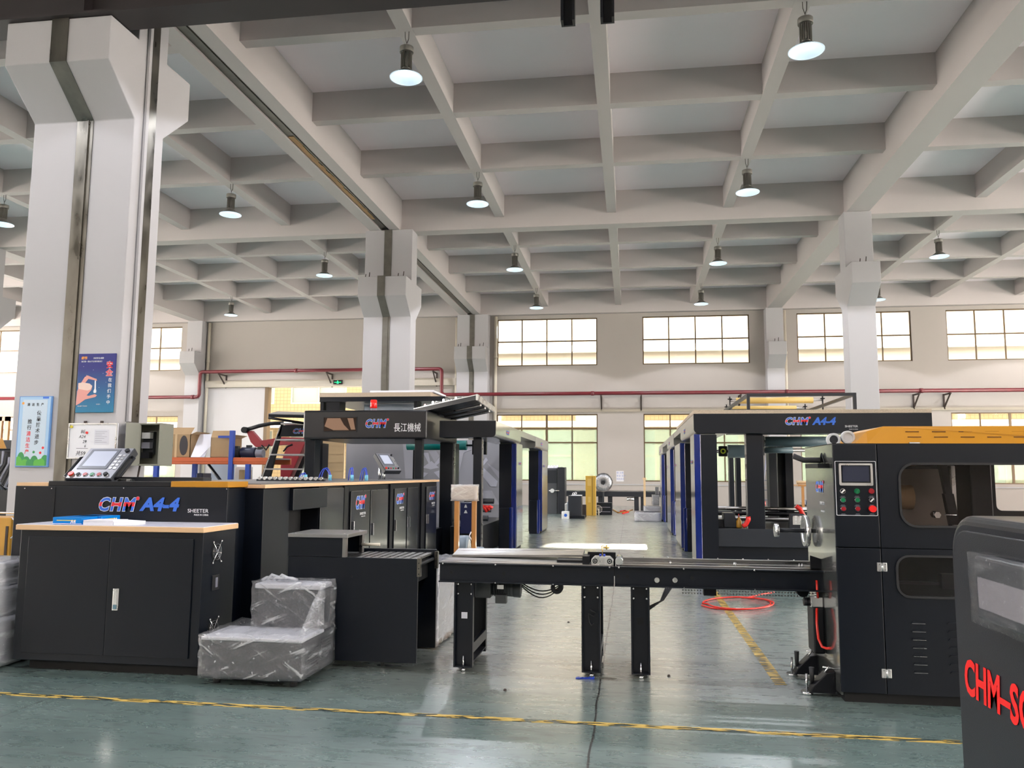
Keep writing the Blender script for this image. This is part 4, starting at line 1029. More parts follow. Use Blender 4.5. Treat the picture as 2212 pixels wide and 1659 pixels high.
# ---- right-hand cutting unit
T=thing('cutting_unit','black cutting unit with button panel, viewing windows and orange hood at the right','machine',(2.2,6.0,0))
rx0,rx1,ry0,ry1,rz=1.325,3.05,5.6,6.46,1.655
seam=PY(1903,1180,5.6).x
zs_=PY(1850,1183,5.6).z
mb=MB(); mb.box(rx0,seam-.003,ry0,ry0+.02,zs_+.003,rz); f1=part('control_door',mb,black,T,bevel=.003)
mb=MB(); mb.box(rx0,seam-.003,ry0,ry0+.02,.07,zs_-.003); part('lower_panel',mb,black,T,bevel=.003)
# front door with two rounded openings
def holed(mb,x0,x1,z0,z1,hx0,hx1,hz0,hz1,r,y0,y1):
    n=6; inner=rrect(hx0,hx1,hz0,hz1,r,n); outer=[]
    for (x,z) in inner:
        # push each loop point out to the rectangle
        cx_,cz_=(hx0+hx1)/2,(hz0+hz1)/2
        outer.append((x,z))
    # build by strips: left, right, bottom, top around the hole's box, then the corner fillets
    for k,(cx_,cz_,bx,bz_) in enumerate(((hx1-r,hz0+r,hx1,hz0),(hx1-r,hz1-r,hx1,hz1),(hx0+r,hz1-r,hx0,hz1),(hx0+r,hz0+r,hx0,hz0))):
        arc=inner[k*(n+1):(k+1)*(n+1)]
        mb.prism([(bx,bz_)]+arc,1,y0,y1)
    mb.box(x0,hx0,y0,y1,z0,z1); mb.box(hx1,x1,y0,y1,z0,z1); mb.box(hx0,hx1,y0,y1,z0,hz0); mb.box(hx0,hx1,y0,y1,hz1,z1)
wx0,wx1=PY(1946,1070,5.6).x,2.66; wz0,wz1=PY(2050,1136,5.6).z,PY(2050,1004,5.6).z
lx0,lx1=PY(1940,1245,5.6).x,2.6; lz0,lz1=PY(2000,1288,5.6).z,PY(2000,1204,5.6).z
mb=MB(); holed(mb,seam+.003,rx1,zs_+.003,rz,wx0,wx1,wz0,wz1,.09,ry0,ry0+.02); part('upper_door',mb,black,T)
mb=MB(); holed(mb,seam+.003,rx1,.07,zs_-.003,lx0,lx1,lz0,lz1,.07,ry0,ry0+.02); d2_=part('lower_door',mb,black,T)
for (a,b2,c,d,r) in ((wx0,wx1,wz0,wz1,.09),(lx0,lx1,lz0,lz1,.07)):
    mb=MB(); g_=.014; ringprism(mb,rrect(a-g_,b2+g_,c-g_,d+g_,r+g_),rrect(a,b2,c,d,r),1,ry0-.012,ry0+.004); s_=part('window_seal',mb,rubber,T,'black rubber window seal')
    mb=MB(); mb.prism(rrect(a,b2,c,d,r),1,ry0+.006,ry0+.010); part('window_pane',mb,glass_d,s_,'smoked window pane')
mb=MB(); mb.box(rx0,rx0+.015,ry0+.02,ry1,.05,rz); sp=part('side_panel',mb,mat('polished_black_side',(.05,.052,.05),.27,bump=.08,bs=180,spec=1,coat=1),T,'glossy side panel catching the light')
mb=MB(); mb.box(rx0,rx1,ry0,ry1,rz,rz+.006); part('top_plate',mb,black2,T)
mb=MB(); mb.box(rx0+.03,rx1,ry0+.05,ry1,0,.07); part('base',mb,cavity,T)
mb=MB(); holed(mb,rx0+.015,rx1,.07,rz,2.66,2.98,1.2,1.6,.04,ry1-.02,ry1); part('back_panel',mb,black2,T)
mb=MB(); mb.box(rx0+.02,rx1,ry0+.03,ry1-.03,1.02,1.05); part('inner_deck',mb,black2,T)
mb=MB(); mb.box(wx0-.15,2.27,6.3,6.42,1.05,1.50); part('inner_cover_panel',mb,mat('inner_bronze_panel',(.30,.26,.22),.4),T)
mb=MB(); mb.cyl((1.6,6.15,1.30),(1.98,6.15,1.30),.085,n=28); part('cardboard_roll',mb,card,T,'brown cardboard roll inside')
mb=MB(); mb.cyl((1.7,6.0,1.535),(2.45,6.0,1.53),.012,n=12); part('cross_shaft',mb,chrome,T)
mb=MB(); mb.box(2.28,2.42,5.9,6.2,1.05,1.63); part('knife_block',mb,black2,T,bevel=.01)
mb=MB(); mb.quadbox([(2.14,5.95,1.33),(2.18,5.95,1.33),(2.18,6.0,1.33),(2.14,6.0,1.33),(2.10,5.95,1.6),(2.15,5.95,1.6),(2.15,6.0,1.6),(2.10,6.0,1.6)]); mb.quadbox([(2.16,5.95,1.12),(2.22,5.95,1.12),(2.22,6,1.12),(2.16,6,1.12),(2.13,5.95,1.33),(2.19,5.95,1.33),(2.19,6,1.33),(2.13,6,1.33)]); part('hanging_arm',mb,rubber,T)
mb=MB(); mb.box(2.20,2.225,6.0,6.03,1.1,1.55); part('clear_guide',mb,alu,T)
c=PY(2022,1112,5.75); mb=MB(); mb.cyl((c.x,5.72,c.z),(c.x,5.8,c.z),.022,n=6); mb.cyl((c.x-.02,5.76,c.z+.005),(c.x,5.76,c.z+.005),.02,n=16); part('hex_knob',mb,chrome,T)
mb=MB(); mb.cyl((c.x+.055,5.76,c.z),(c.x+.13,5.76,c.z-.001),.004,n=8); part('thin_rod',mb,chrome,T)
mb=MB(); mb.box(rx0+.3,rx1-.1,5.9,5.93,.72,.74); mb.box(rx0+.3,rx1-.1,5.9,5.93,.62,.63); mb.box(2.05,2.15,5.85,5.9,.70,.80); part('inner_machinery',mb,charc,T)
mb=MB()
for k in range(26): mb.cyl((1.72+.03*k,5.85,.60),(1.72+.03*k,5.87,.60),.011,n=6)
c_=part('inner_chain',mb,charc,T); c_['kind']='stuff'
# display and buttons
px0,px1,pz0,pz1=fx(1805,1055,5.598),fx(1894,1055,5.598),fz(1850,1114,5.598),fz(1850,996,5.598)
mb=MB(); ringprism(mb,rrect(px0,px1,pz0,pz1,.006,3),rrect(px0+.003,px1-.003,pz0+.003,pz1-.003,.005,3),1,5.597,5.6); part('panel_outline',mb,white_t,f1)
a,b2,c,d=fx(1812,1025,5.595),fx(1885,1025,5.595),fz(1850,1049,5.595),fz(1850,1001,5.595)
mb=MB(); ringprism(mb,rrect(a,b2,c,d,.008,4),rrect(a+.014,b2-.014,c+.018,d-.012,.003,4),1,5.588,5.6); s_=part('screen_frame',mb,alu,f1,'silver screen frame')
mb=MB(); mb.box(a+.010,b2-.010,5.594,5.599,c+.012,d-.008); part('touch_screen',mb,black2,s_,'dark touch screen')
mb=MB(); mb.box(a+.022,b2-.022,5.592,5.594,c+.026,d-.018); part('display_area',mb,screen,s_)
for j,(v,row) in enumerate(((1061,('sel','gsel','rsel')),(1080,('g','g','sel')),(1099,('r','r','stop')))):
    for i,k in enumerate(row):
        c=PY(1820+31*i+j*.8,v,5.598); r=.0175
        mb=MB(); mb.ring((c.x,5.6,c.z),(c.x,5.59,c.z),r,r*.78,n=24); bt=part('button_ring',mb,{'gsel':green_b,'rsel':red_b,'stop':redbig}.get(k,chrome),f1)
        mb=MB(); mb.cyl((c.x,5.6,c.z),(c.x,5.586 if k!='stop' else 5.57,c.z),r*(.78 if k!='stop' else 1.25),n=24); part('button_cap',mb,{'g':green_b,'r':red_b,'stop':redbig,'gsel':green_b,'rsel':red_b}.get(k,black2),bt)
        if 'sel' in k: mb=MB(); mb.box(-.004,.004,-r*.8,r*.8,-.002,.008); mb.xf(onY(c.x,5.588,c.z)@Matrix.Rotation(R(-45),4,'Z')); part('selector_lever',mb,whitep if k=='sel' else {'gsel':green_b,'rsel':red_b}[k],bt)
        mb=MB(); mb.box(c.x-.012,c.x+.012,5.5985,5.5995,c.z-.034,c.z-.032); mb.box(c.x-.018,c.x+.018,5.5985,5.5995,c.z-.0405,c.z-.0385); part('caption_lines',mb,greypan,bt)
for v in (1225,1455):
    c=PY(1909 if v<1300 else 1920.5,v,5.598)
    for s_ in (-1,1):
        mb=MB(); mb.box(seam+s_*.002,seam+s_*.030,5.592,5.6,c.z-.028,c.z+.028); h_=part('hinge_leaf',mb,alu,T,'silver door hinge',bevel=.002)
        for zz in (-.018,.018): bolt(h_,seam+s_*.017,5.592,c.z+zz,r=.005)
    mb=MB(); mb.cyl((seam,5.588,c.z-.028),(seam,5.588,c.z+.028),.005,n=10); part('hinge_pin',mb,chrome,T)
for k in range(7):
    c=PY(1984+k*.9,1345+k*17.8,5.6)
    mb=MB(); mb.prism([(-.045,0),(.045,0),(.035,.012),(-.035,.012)],2,0,.006); mb.xf(onY(c.x,5.6,c.z-.006)); l_=part('louvre',mb,black,d2_)
    mb=MB(); mb.box(c.x-.04,c.x+.04,5.5935,5.5995,c.z-.0065,c.z-.005); part('louvre_lip',mb,alu,l_)
    c2=PY(2047+k,1346+k*17.8,5.6); mb=MB(); mb.prism([(0,0),(.09,0),(.08,.012),(.01,.012)],2,0,.006); mb.xf(onY(c2.x-.002,5.6,c2.z-.006)); part('louvre',mb,black,d2_)
# side logo
a=PX(1763,1061,rx0); b2=PX(1779,1061,rx0); c=PX(1763,1040,rx0)
fitlogo(sp,onXm(rx0-.001,a.y,a.z),c.z-a.z,a.y-b2.y)
fittext('name_lettering','SHEETER',.022,(a.y-b2.y)*.6,white_t,sp,onXm(rx0-.001,a.y-(a.y-b2.y)*.5,a.z-.09)); fittext('small_lettering','MADE IN CHINA',.012,(a.y-b2.y)*.5,white_t,sp,onXm(rx0-.001,a.y-(a.y-b2.y)*.6,a.z-.14))
# orange hood
HX=[fx(1843,958,5.62),fx(1868,930,5.62),fx(1908,921,5.62)]; hz0=rz+.006
T2=thing('orange_hood','orange vented steel hood on top of the black cutting unit','hood',(2.2,6.0,hz0))
zt_=fz(1908,921,5.7)
mb=MB(); yo=.03
V=[(HX[0]+.09,5.62,hz0),(3.0,5.62,hz0),(3.0,6.4,hz0),(HX[0]+.09,6.4,hz0)]
bmv=mb.bm.verts.new
pts=[bmv((1.55,5.615,hz0)),bmv((3.0,5.615,hz0)),bmv((3.0,5.615,hz0+.02)),bmv((3.0,5.70,zt_)),bmv((1.68,5.70,zt_)),bmv((1.56,5.66,zt_-.035)),bmv((1.47,5.615,hz0))]
bk=[bmv((v.co.x,12.03-v.co.y,v.co.z)) for v in pts]
F_=mb.bm.faces.new
n_=len(pts)
F_([pts[0],pts[1],pts[2],pts[3],pts[4]]); F_([pts[0],pts[4],pts[5]]); F_([pts[0],pts[5],pts[6]])
F_([bk[4],bk[3],bk[2],bk[1],bk[0]]); F_([bk[5],bk[4],bk[0]]); F_([bk[6],bk[5],bk[0]])
F_([pts[3],bk[3],bk[4],pts[4]]); F_([pts[4],bk[4],bk[5],pts[5]]); F_([pts[5],bk[5],bk[6],pts[6]]); F_([pts[1],bk[1],bk[2],pts[2]]); F_([pts[2],bk[2],bk[3],pts[3]]); F_([pts[0],pts[6],bk[6],bk[0]]); F_([pts[1],pts[0],bk[0],bk[1]])
hd=part('hood_shell',mb,orange,T2)
sl=(5.70-5.615)/(zt_-hz0)
for r_,v in ((0,932.5),(1,944)):
    for k in range(9):
        u=1970+k*57.5+r_*5
        z=fz(u,v,5.67 if r_==0 else 5.64); y=5.615+(z-hz0)*sl; x=fx(u,v,y)
        mb=MB(); mb.box(x-.042,x+.042,y-.004,y+.004,z-.003,z+.003); part('vent_slot',mb,mat('slot_shadow',(.12,.04,.005),.7),hd)
mb=MB(); c=PY(1976,957,5.6); mb.box(c.x-.035,c.x+.03,5.595,5.62,hz0,hz0+.008); part('latch',mb,alu,T2)
# wheels on top
for u,v,l_ in ((1800,950,'front'),(1831,945,'rear')):
    y=5.75; c=PY(u,v,y)
    T3=thing('guide_wheel','pale grey ribbed guide wheel on the machine corner, %s of the pair' % ('left' if u==1800 else 'right'),'wheel',(c.x,y,rz+.006),'guide wheels beside the orange hood')
    mb=MB(); mb.ring((c.x,y-.02,c.z),(c.x,y+.02,c.z),.045,.028); part('tyre',mb,mat('pale_grey_rubber',(.55,.56,.58),.5),T3,bevel=.004)
    mb=MB(); mb.cyl((c.x,y-.01,c.z),(c.x,y+.012,c.z),.03,n=20); part('hub',mb,charc if u==1800 else MATS['pale_grey_rubber'],T3)
    mb=MB(); mb.box(c.x-.012,c.x+.012,y+.02,y+.035,rz+.006,c.z+.015); part('wheel_bracket',mb,alu,T3)
# side fittings
T4=thing('black_lever','black lever handle on brackets at the top of the cutting unit side','handle',(1.3,6.0,1.5))
mb=MB(); q=[PY(1729,985,5.9),PY(1760,996,5.85),PY(1778,990,5.8),PY(1797,992,5.75)]
mb.tube([(1.15,6.0,PY(1735,985,6).z),(1.22,6.0,PY(1752,994,6).z),(1.322,5.9,1.555)],.02,n=8); part('grip',mb,rubber,T4)
mb=MB(); mb.box(1.25,1.324,5.7,6.1,1.50,1.53); mb.tube([(1.315,5.95,1.53),(1.315,5.87,1.60),(1.315,5.78,1.53)],.006,n=6); part('bracket',mb,black2,T4)
T4=thing('hand_wheel','chrome and black hand wheel on a shaft at the cutting unit side','wheel',(1.28,6.3,1.15))
c=PX(1745,1172,1.27); mb=MB(); mb.ring((1.30,6.33,1.04),(1.27,6.33,1.04),.115,.085,n=32); mb.box(1.275,1.295,6.245,6.415,1.03,1.05); mb.box(1.275,1.295,6.32,6.34,.955,1.125); part('rim',mb,alu,T4)
mb=MB(); mb.cyl((1.08,6.33,1.04),(1.325,6.33,1.04),.016,n=14); part('shaft',mb,charc,T4)
mb=MB(); mb.cyl((1.06,6.33,1.04),(1.09,6.33,1.04),.048,n=20); part('end_knob',mb,alu,T4)
T4=thing('air_regulator','air regulator with red hose low on the cutting unit side','regulator',(1.28,6.2,.4))
c=PX(1762,1330,1.27); c.z=.58; 
mb=MB(); mb.box(1.24,1.323,6.02,6.10,c.z-.05,c.z+.02); part('regulator_body',mb,alu,T4,bevel=.006)
mb=MB(); mb.cyl((1.20,6.06,c.z-.015),(1.24,6.06,c.z-.015),.03,n=18); part('gauge',mb,black2,T4)
mb=MB(); mb.box(1.25,1.323,6.0,6.2,c.z-.36,c.z-.05); part('valve_block',mb,black2,T4,bevel=.01)
mb=MB(); mb.tube([(1.28,6.0,.72),(1.28,5.99,.66),(1.285,6.0,c.z+.02)],.008,n=8); part('hose',mb,redhose,T4)
mb=MB(); mb.tube([(1.275,6.0,c.z-.05),(1.265,5.97,c.z-.15),(1.27,5.96,c.z-.25),(1.29,5.95,c.z-.30),(1.315,5.92,c.z-.305),(1.32,5.86,c.z-.29)],.009,n=8); part('hose',mb,redhose,T4,'looping red hose')
mb=MB()
for k in range(7): mb.ring((1.285,6.04,.60+.018*k),(1.285,6.04,.607+.018*k),.02,.013,n=14)
part('spring',mb,chrome,T4)
for i,(u,v) in enumerate(((1772,1444),(1795,1480))):
    y=6.3-.5*i
    T5=thing('hold_down_clamp','black hold-down clamp with chrome screws at the cutting unit foot, %s one' % ('rear','front')[i],'clamp',(1.27,y,0),'hold-down clamps on the floor')
    mb=MB(); mb.prism([(1.16,.02),(1.325,.02),(1.325,.16),(1.27,.15),(1.18,.06)],1,y-.05,y+.05); part('clamp_body',mb,black2,T5,bevel=.006)
    mb=MB(); mb.cyl((1.15,y,0),(1.15,y,.02),.04,n=18); mb.cyl((1.15,y,.02),(1.15,y,.13),.008,n=8); part('foot_screw',mb,chrome,T5)
    mb=MB(); mb.cyl((1.26,y-.03,.15),(1.29,y-.03,.19),.007,n=8); mb.cyl((1.25,y-.03,.185),(1.33,y-.03,.175),.007,n=8); part('t_handle',mb,chrome,T5)
    mb=MB(); mb.cyl((1.19,y+.02,.06),(1.19,y+.02,.17),.012,.018,n=12); part('knob',mb,rubber,T5)

# ---- foreground hood, right edge
T=thing('foreground_machine','dark rounded machine end with big red CHM lettering at the lower right corner','machine',(1.7,2.6,0))
gx=1.25; yf=3.5; yn=1.7; gz=1.30; rr=.16
def prof(i,rad): 
    P=[(yn,.0),(yf-i,.0),(yf-i,gz-i-rad)]
    for k in range(1,9):
        t=R(90*k/8); P.append((yf-i-rad+rad*math.cos(t),gz-i-rad+rad*math.sin(t)))
    P.append((yn,gz-i)); return P
mb=MB(); mb.prism(prof(0,rr),0,gx+.012,2.25); part('hood_body',mb,mat('dark_grey_gloss',(.013,.015,.020),.3,bump=.05,bs=200),T,bevel=.035,seg=4)
mb=MB(); mb.prism(prof(.055,rr-.03),0,gx,gx+.02); pn=part('side_panel',mb,mat('dark_grey_panel',(.010,.012,.018),.42,bump=.15,bs=260),T,'dark textured side panel',bevel=.004)
a=PX(2083,1505,gx); 
# letters: cap height from pixel rows at the C, width from the C to the S
zc0_,zc1_=PX(2092,1496,gx).z,PX(2092,1424,gx).z
y0_,y1_=PX(2084,1460,gx).y,PX(2157,1460,gx).y
me=textmesh('CHM',1,.03); w0=max(v.co.x for v in me.vertices)-min(v.co.x for v in me.vertices); bpy.data.meshes.remove(me)
hL=zc1_-zc0_; szL=hL/.70
text('red_lettering','CHM–SG',szL,redbig,pn,onXm(gx-.001,y0_,zc0_),off=.03,shear=.12,sx=(y0_-y1_)/(w0*szL),label='bright red CHM lettering')
# film covered display on its side
y0_,z1_=PX(2150,1200,gx).y,PX(2150,1200,gx).z; zb_=PX(2155,1335,gx).z
mb=MB(); mb.box(gx-.07,gx,y0_-.42,y0_,zb_,z1_); dp=part('side_display',mb,charc,T,'display box wrapped in film',bevel=.01)
mb=MB(); mb.box(gx-.074,gx-.07,y0_-.40,y0_-.03,zb_+.04,z1_-.07); part('display_glass',mb,mat('grey_glass',(.20,.19,.21),.15),dp)
mb=MB(); mb.box(gx-.085,gx,y0_-.43,y0_+.012,zb_-.012,z1_+.012); wavy(mb,5,.003); part('film_wrap',mb,filmn,dp,'clear wrinkled film')
c=PX(2142,1232,gx-.01); mb=MB(); mb.cyl((gx-.04,c.y,c.z),(gx,c.y,c.z),.035,n=20); part('wrapped_knob',mb,filmt,T,'knob wrapped in film')

# ================================================================ middle distance
# ---- gantry with the CHM header
GY=12.42
T=thing('header_gantry','black gantry header with CHM and Chinese lettering and a small window, behind the sheeter','machine',(-4.2,13.5,0))
gx0,gx1=fx(655,915,GY),fx(922,915,GY); gz0,gz1=fz(790,948,GY),fz(790,886,GY)
hd=MB(); hd.box(gx0,gx1,GY,14.7,gz0,gz1); H_=part('header_box',hd,mat('gloss_black_header',(.006,.006,.009),.30,bump=.03,bs=200,spec=.6),T,bevel=.03,seg=3)
a,b2,c,d=fx(700,916,GY),fx(770,916,GY),fz(735,931,GY),fz(735,902,GY)
mb=MB(); ringprism(mb,[(a-.01,c-.01),(b2+.01,c-.01),(b2+.01,d+.01),(a-.01,d+.01)],[(a,c),(b2,c),(b2,d),(a,d)],1,GY-.012,GY+.002); w_=part('window_rim',mb,rubber,H_)
mb=MB(); mb.box(a,b2,GY-.004,GY-.002,c,d); part('window_opening',mb,mat('dark_brown_glass',(.03,.015,.01),.12),w_,'small dark window')
mb=MB(); W_,D_=b2-a,d-c
mb.prism([(a+.02*W_,c+.35*D_),(a+.1*W_,c+.95*D_),(a+.5*W_,c+.95*D_),(a+.62*W_,c+.45*D_),(a+.78*W_,c+.06*D_),(a+.3*W_,c+.06*D_)],1,GY-.006,GY-.004); mb.prism([(a+.72*W_,c+.95*D_),(a+.9*W_,c+.95*D_),(a+.97*W_,c+.1*D_),(a+.84*W_,c+.1*D_)],1,GY-.006,GY-.004)
part('kraft_lining',mb,mat('brown_lining',(.33,.19,.12),.6),w_,'brown paper behind the window')
q=PY(788,923,GY-.001); q2=PY(835,923,GY); h=fz(810,906,GY)-q.z
fitlogo(H_,onY(q.x,GY-.001,q.z),h,q2.x-q.x)
q=PY(850,931,GY-.001); q2=PY(908,931,GY)
fittext('chinese_lettering','長江機械',.105,q2.x-q.x,white_t,H_,onY(q.x,GY-.001,q.z),off=.004,label='white Chinese lettering')
for a_,b_2,y0,y1,n in ((657,679,GY+.25,GY+.5,'post'),(680,696,14.3,14.6,'post'),(895,911,GY+.12,GY+.25,'post'),(950,981,14.05,14.6,'post')):
    mb=MB(); mb.box(fx(a_,1000,y0),fx(b_2,1000,y0) if a_!=950 else -3.12,y0,y1,.0,gz0); part(n,mb,black,T,bevel=.006)
mb=MB(); mb.box(-3.12,-3.10,14.1,14.2,0,gz0); part('post_trim',mb,steel,T)
mb=MB(); mb.box(gx0+.1,gx1-.1,13.0,14.0,0,.5); part('base_frame',mb,black2,T)
c=PY(807,884,12.8); T2=thing('warning_beacon','small red beacon lamp standing on the gantry header','beacon',(c.x,12.8,gz1))
mb=MB(); mb.cyl((c.x,12.8,gz1),(c.x,12.8,gz1+.06),.05,n=20); part('beacon_base',mb,greypan,T2)
mb=MB(); mb.cyl((c.x,12.8,gz1+.06),(c.x,12.8,gz1+.20),.058,.054,n=24); part('beacon_dome',mb,beacon,T2,'red dome',bevel=.012)
# cardboard panel and grey sheet behind
mb=MB(); y=15.1; mb.box(fx(696,1000,y),fx(742,1000,y),y,y+.03,.0,fz(720,952,y)); 
for k in range(4): mb.box(fx(697,1000,y),fx(741,1000,y),y-.006,y,fz(720,963+k*18,y),fz(720,961.5+k*18,y))
single('cardboard_sheet',mb,cardlt,'tall creased brown cardboard panel under the gantry header','sheet')
y=17.2
T=thing('patterned_sheet','large grey sheet with pale angular pattern behind the gantry posts','panel',(-4.4,y,0))
mb=MB(); mb.box(fx(747,1000,y),fx(1079,1000,y),y,y+.04,0,fz(900,950,y)); sh=part('sheet',mb,mat('grey_sheet',(.40,.40,.45),.5),T)
pale1=mat('pale_lilac_print',(.66,.66,.76),.5); pale2=mat('mid_lilac_print',(.52,.52,.59),.5)
for k,(m_,pp) in enumerate(((pale1,[(914,978),(925,978),(932,1010),(949,988),(949,1000),(932,1013)]),(pale1,[(913,1010),(932,996),(948,1010),(930,1014)]),(pale2,[(926,975),(942,974),(949,985),(940,1000)]),(pale1,[(912,1020),(925,1022),(913,1033)]),(pale1,[(937,1020),(949,1016),(949,1033)]),(pale2,[(1022,970),(1002,978),(984,1050),(990,965)]),
        (pale1,[(1040,1002),(1050,988),(1054,994),(1042,1008)]),(pale1,[(1040,1008),(1046,1012),(1075,1040),(1072,1051),(1060,1051),(1040,1025)]),(pale2,[(1052,1000),(1079,1020),(1079,1035)]),(pale2,[(1040,1060),(1062,1060),(1079,1090),(1045,1090)]),(pale2,[(870,950),(893,950),(893,1034),(876,1034)]))):
    mb=MB(); mb.prism([(fx(u,v,y-.003),fz(u,v,y-.003)) for u,v in pp],1,y-.004-.0008*k,y-.001); part('pattern_patch',mb,m_,sh)
T=thing('green_roll','teal green film roll hanging behind the gantry','roll',(-3.6,15.6,2.0))
c0,c1=PY(880,962,15.6),PY(1008,962,15.6); mb=MB(); mb.cyl(c0,(c1.x,15.6,c0.z),.095,n=28); part('film_roll',mb,teal,T)
mb=MB(); mb.cyl((c1.x,15.6,c0.z),(c1.x+.35,15.6,c0.z),.02,n=12); mb.box(c1.x+.12,c1.x+.2,15.55,15.65,c0.z-.18,c0.z+.1); mb.box(c1.x+.35,c1.x+.40,15.55,15.65,c0.z-.18,c0.z+.25); part('roll_holder',mb,black2,T)
# rear tower with OSB top
y=16.0
T=thing('board_topped_frame','tall dark frame with a speckled board top behind the gantry','machine',(-5.2,y,0))
X0,X1=fx(690,855,y),fx(930,855,y)
mb=MB(); mb.box(X0,X1,y,y+3.5,fz(800,857,y),fz(800,848,y)); part('board_top',mb,osb,T,'speckled chip board')
mb=MB(); mb.box(X0,X1+.3,y+.02,y+3.4,fz(800,867,y),fz(800,857,y)); part('top_beam',mb,black,T)
for u0,u1 in ((690,697),(703,732),(893,900)): mb=MB(); mb.box(fx(u0,870,y),fx(u1,870,y),y+.05,y+.4,0,fz(800,866,y)); part('frame_post',mb,black2,T)
mb=MB(); mb.box(fx(770,870,y),fx(893,870,y),y+.5,y+.55,2.5,fz(800,869,y)); part('pale_panel',mb,mat('pale_blue_sheet',(.50,.58,.70),.5),T)
mb=MB(); mb.box(fx(795,850,y),X1+.05,y+.1,y+1.2,fz(800,848,y)+.002,fz(800,848,y)+.05); part('foam_sheet',mb,paper,T,'white sheet on top',bevel=.015)
# service platforms
def slab(name,P,th,m_,label,cat):
    T=thing(name,label,cat,tuple(Vector(P[0])))
    up=Vector((0,0,th)); n=len(P); mb=MB(); A=[mb.bm.verts.new(Vector(p)-up) for p in P]; B=[mb.bm.verts.new(Vector(p)) for p in P]
    mb.bm.faces.new(A[::-1]); mb.bm.faces.new(B)
    for i in range(n): mb.bm.faces.new([A[i],A[(i+1)%n],B[(i+1)%n],B[i]])
    part('platform_deck',mb,m_,T)
    return T
P=[PY(893,884,12.8),PY(1028,854,12.2),PY(1066,882,14.3)]; P.append(P[0]+(P[2]-P[1]))
T=slab('service_platform',P,.07,black,'tilted dark tread-plate platform at the right above the gantry header','platform')
mb=MB(); up=Vector((0,0,.012)); Q=[p+Vector((0,0,.002)) for p in P]; mb.quadbox([*Q,*[q+up for q in Q]]); part('tread_plate',mb,tread,T,'silver tread plate top')
for t in (.25,.5,.75):
    a=P[0].lerp(P[3],t); b2=P[1].lerp(P[2],t); mb=MB(); mb.tube([a-Vector((0,0,.1)),b2-Vector((0,0,.1))],.02,n=6); part('support_rib',mb,steel,T)
mb=MB(); e0,e1=P[1],P[2]; mb.quadbox([e0-Vector((0,0,.075)),e0+Vector((.03,0,-.075)),e1+Vector((.03,0,-.075)),e1-Vector((0,0,.075)),e0+Vector((0,0,.02)),e0+Vector((.03,0,.02)),e1+Vector((.03,0,.02)),e1+Vector((0,0,.02))]); part('edge_strip',mb,alu,T)
DP=P
nrm=(DP[1]-DP[0]).cross(DP[3]-DP[0]).normalized(); nrm=nrm if nrm.z>0 else -nrm
def ondeck(u,v):
    d=ray(u,v); o=DP[0]+nrm*.045; return EYE+d*((o-EYE).dot(nrm)/d.dot(nrm))
for k,(u0,u1,v) in enumerate(((918,940,876),(935,968,870),(958,992,865),(985,1015,861))):
    a=ondeck(u0,v); b2=ondeck(u1,v); mb=MB(); mb.cyl(a,b2,.028,n=12); single('bright_roller',mb,chrome,'bright metal roller lying on the service platform, number %d from the left'%(k+1),'roller','rollers on the platform')
P=[PY(580,895,13.2),PY(662,897,13.2),PY(700,894,15.4),PY(600,890,15.2)]
T=slab('service_platform',P,.05,black,'dark tread-plate platform at the left of the gantry header','platform')
mb=MB(); mb.quadbox([p+Vector((0,0,.002)) for p in P]+[p+Vector((0,0,.015)) for p in P]); part('tread_plate',mb,tread,T,'silver tread plate top')
mb=MB(); mb.tube([P[0]-Vector((0,0,.06)),PY(662,915,13.4)],.025,n=6); part('brace',mb,black2,T)

